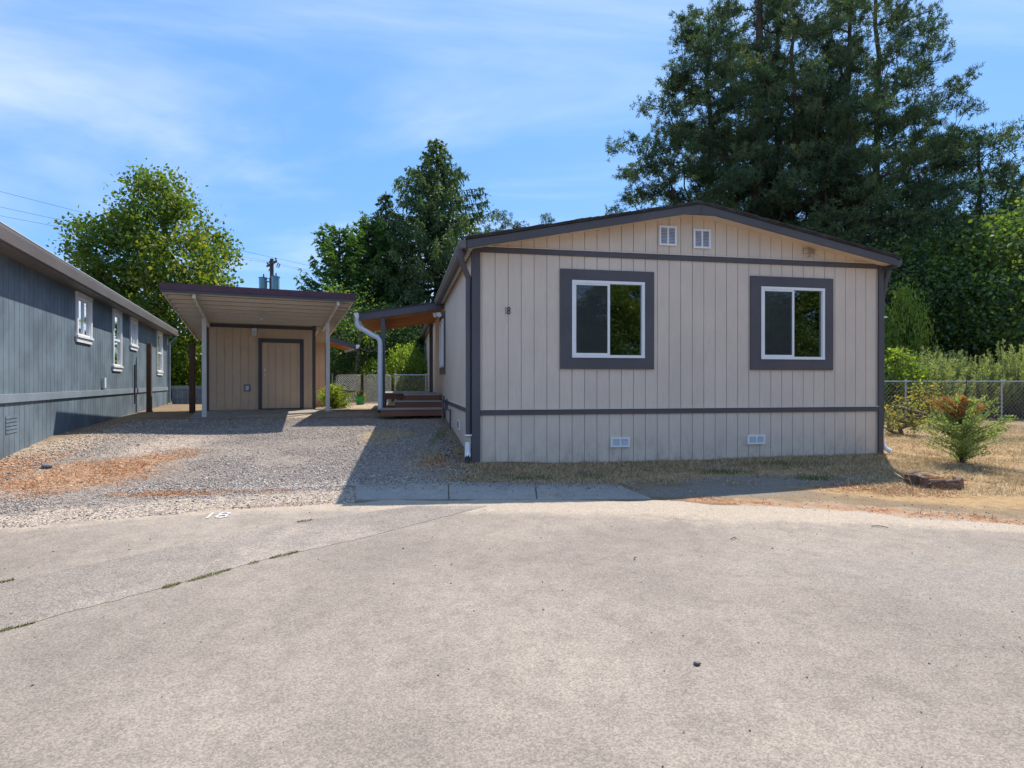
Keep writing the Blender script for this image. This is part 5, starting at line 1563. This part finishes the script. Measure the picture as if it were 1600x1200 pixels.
P = np.concatenate([
    rand_area(120000, -1.3, 6.8, 7.5, 10.6, lambda x, y: np.clip(z_green(x, y) * n3(x, y) * 2.2 - .1, 0, 1)),
    rand_area(22000, 7, 13, 8, 14, lambda x, y: np.clip(z_green(x, y) * n3(x, y) * 1.6, 0, 1)),
    rand_area(2500, -1.75, -1.2, 10.4, 12.4, lambda x, y: blob(x, y, -1.45, 11.5, .12, .9))])
blades('green_grass', P, .06, .007, M['grassblade'], 105, .6, label='tufts of green grass in the dry verge')
n = 2600
x = r_.uniform(-2, 1.6, n); y = 7.65 - np.abs(r_.normal(0, .22, n)); k = (y > 6.8)
stones('slab_grit', np.stack([x[k], y[k], gh(x[k], y[k]) + .034], -1), .006, M['stones'], 111, label='gravel spilled onto the concrete slabs')
n = 2200
x = r_.uniform(-.6, 1.5, n); y = 7.72 - np.abs(r_.normal(0, .10, n))
blades('slab_straw', np.stack([x, y, gh(x, y) + .032], -1), .06, .006, M['straw'], 112, .85, label='straw creeping over the back edge of the concrete slabs')
# weeds in the seams of the road
def seam(pts, n, seed):
    r2 = np.random.default_rng(seed); pts = np.array(pts, float)
    t = r2.random(n); i = np.minimum((t * (len(pts) - 1)).astype(int), len(pts) - 2); f = (t * (len(pts) - 1) - i)[:, None]
    P = pts[i] * (1 - f) + pts[i + 1] * f
    w = .5 - np.abs(t - .5)
    P = P + r2.normal(0, 1, P.shape) * .016 * (w * 2 + .15)[:, None]
    return np.stack([P[:, 0], P[:, 1], gh(P[:, 0], P[:, 1]) + .012], -1)
S = []
for k, (p, n) in enumerate(((((-3.3, 3.22), (-2.93, 3.6)), 520), (((-2.47, 4.15), (-2.40, 4.23)), 220), (((-2.36, 4.27), (-2.17, 4.52)), 400), (((-1.97, 4.77), (-1.80, 4.94)), 330), (((-3.72, 4.24), (-3.66, 4.3)), 160), (((-2.14, 5.83), (-2.02, 5.92)), 200), (((-2.08, 4.64), (-2.03, 4.69)), 80))):
    S.append(seam(p, n, 200 + k))
blades('seam_weeds', np.concatenate(S), 0.017, .005, M['weed'], 106, .6, label='green weeds growing in the seams of the road')
# grit, pebbles and leaves on the road
n = 900
a = r_.uniform(R(35), R(150), n); q = RR * np.sqrt(1 - .75 * r_.random(n) ** 1.6)
x = RCX + np.cos(a) * q; y = RCY + np.sin(a) * q
stones('road_grit', np.stack([x, y, gh(x, y) + .012], -1), .0042, M['pebbles'], 107, label='scattered grit on the asphalt')
P = rand_area(1100, -1.5, -.6, 8.0, 12.5, lambda x, y: blob(x, y, -.95, 9.6, .22, 1.6, .18))
stones('river_pebble', P + np.array([0, 0, .005]), .021, M['pebbles'], 108, label='larger grey stones along the foot of the tan side wall')
P = rand_area(9000, 1.5, 9, 3.5, 8.2, lambda x, y: np.clip(1.1 - rdist(x, y) / 1.0, 0, 1) * n3(x, y), -.02)
stones('verge_grit', P, .007, M['stones'], 110, label='fine grit on the sandy strip between road and lawn')
P = rand_area(900, -8.5, -6.3, 8.5, 16, lambda x, y: (n3(x, y) > .55) * .8)
stones('clod', P, .014, M['stones'], 109, label='small stones along the blue-grey house')
for (x, y, s, lab) in ((.98, 3.10, .016, 'dark pebble lying alone on the near asphalt'), (-6.55, 8.25, .06, 'pale stone by the blue-grey skirting'), (1.0, 8.35, .04, 'dark stone in the dry grass below the left window')):
    r2 = np.random.default_rng(int(abs(x) * 100)); mb = MB()
    nn_, mm_ = 8, 5
    mb.lathe([(s * math.sin(math.pi * (k + .3) / 5.2), -s * .55 * math.cos(math.pi * (k + .3) / 5.2)) for k in range(6)], 0, 0, 8)
    mb.v = [(v[0] * 1.3 + r2.normal(0, s * .08), v[1] + r2.normal(0, s * .08), v[2] + r2.normal(0, s * .05)) for v in mb.v]
    o = part('stone', mb, 'stone' if s > .05 else 'slate', None, loc=(x, y, G(x, y) + s * .4 + .01), smooth=True)
    tag(o, lab, 'stone')
# twigs on the road
for (x, y, l, an, lab) in ((2.0, 5.28, .06, 20, 'short dark twig on the asphalt right of the house centre'), (3.55, 5.65, .14, -25, 'long curved brown twig on the asphalt near the right verge'), (1.0, 4.75, .05, 60, 'tiny twig on the asphalt in the middle of the road')):
    o = part('twig', MB().tube([(-l / 2, 0, 0), (0, l * .12, .006), (l / 2, 0, 0)], .004, 5), 'bark', None, loc=(x, y, G(x, y) + .017), rot=(0, 0, R(an)))
    tag(o, lab, 'twig')
o = part('board', MB().box(-.28, .28, -.02, .02, 0, .012), 'deck', None, loc=(3.15, 9.0 - .15, G(3.15, 8.85) + .004), rot=(0, 0, R(-6)))
tag(o, 'thin pale board lying in the dirt under the right window', 'board')
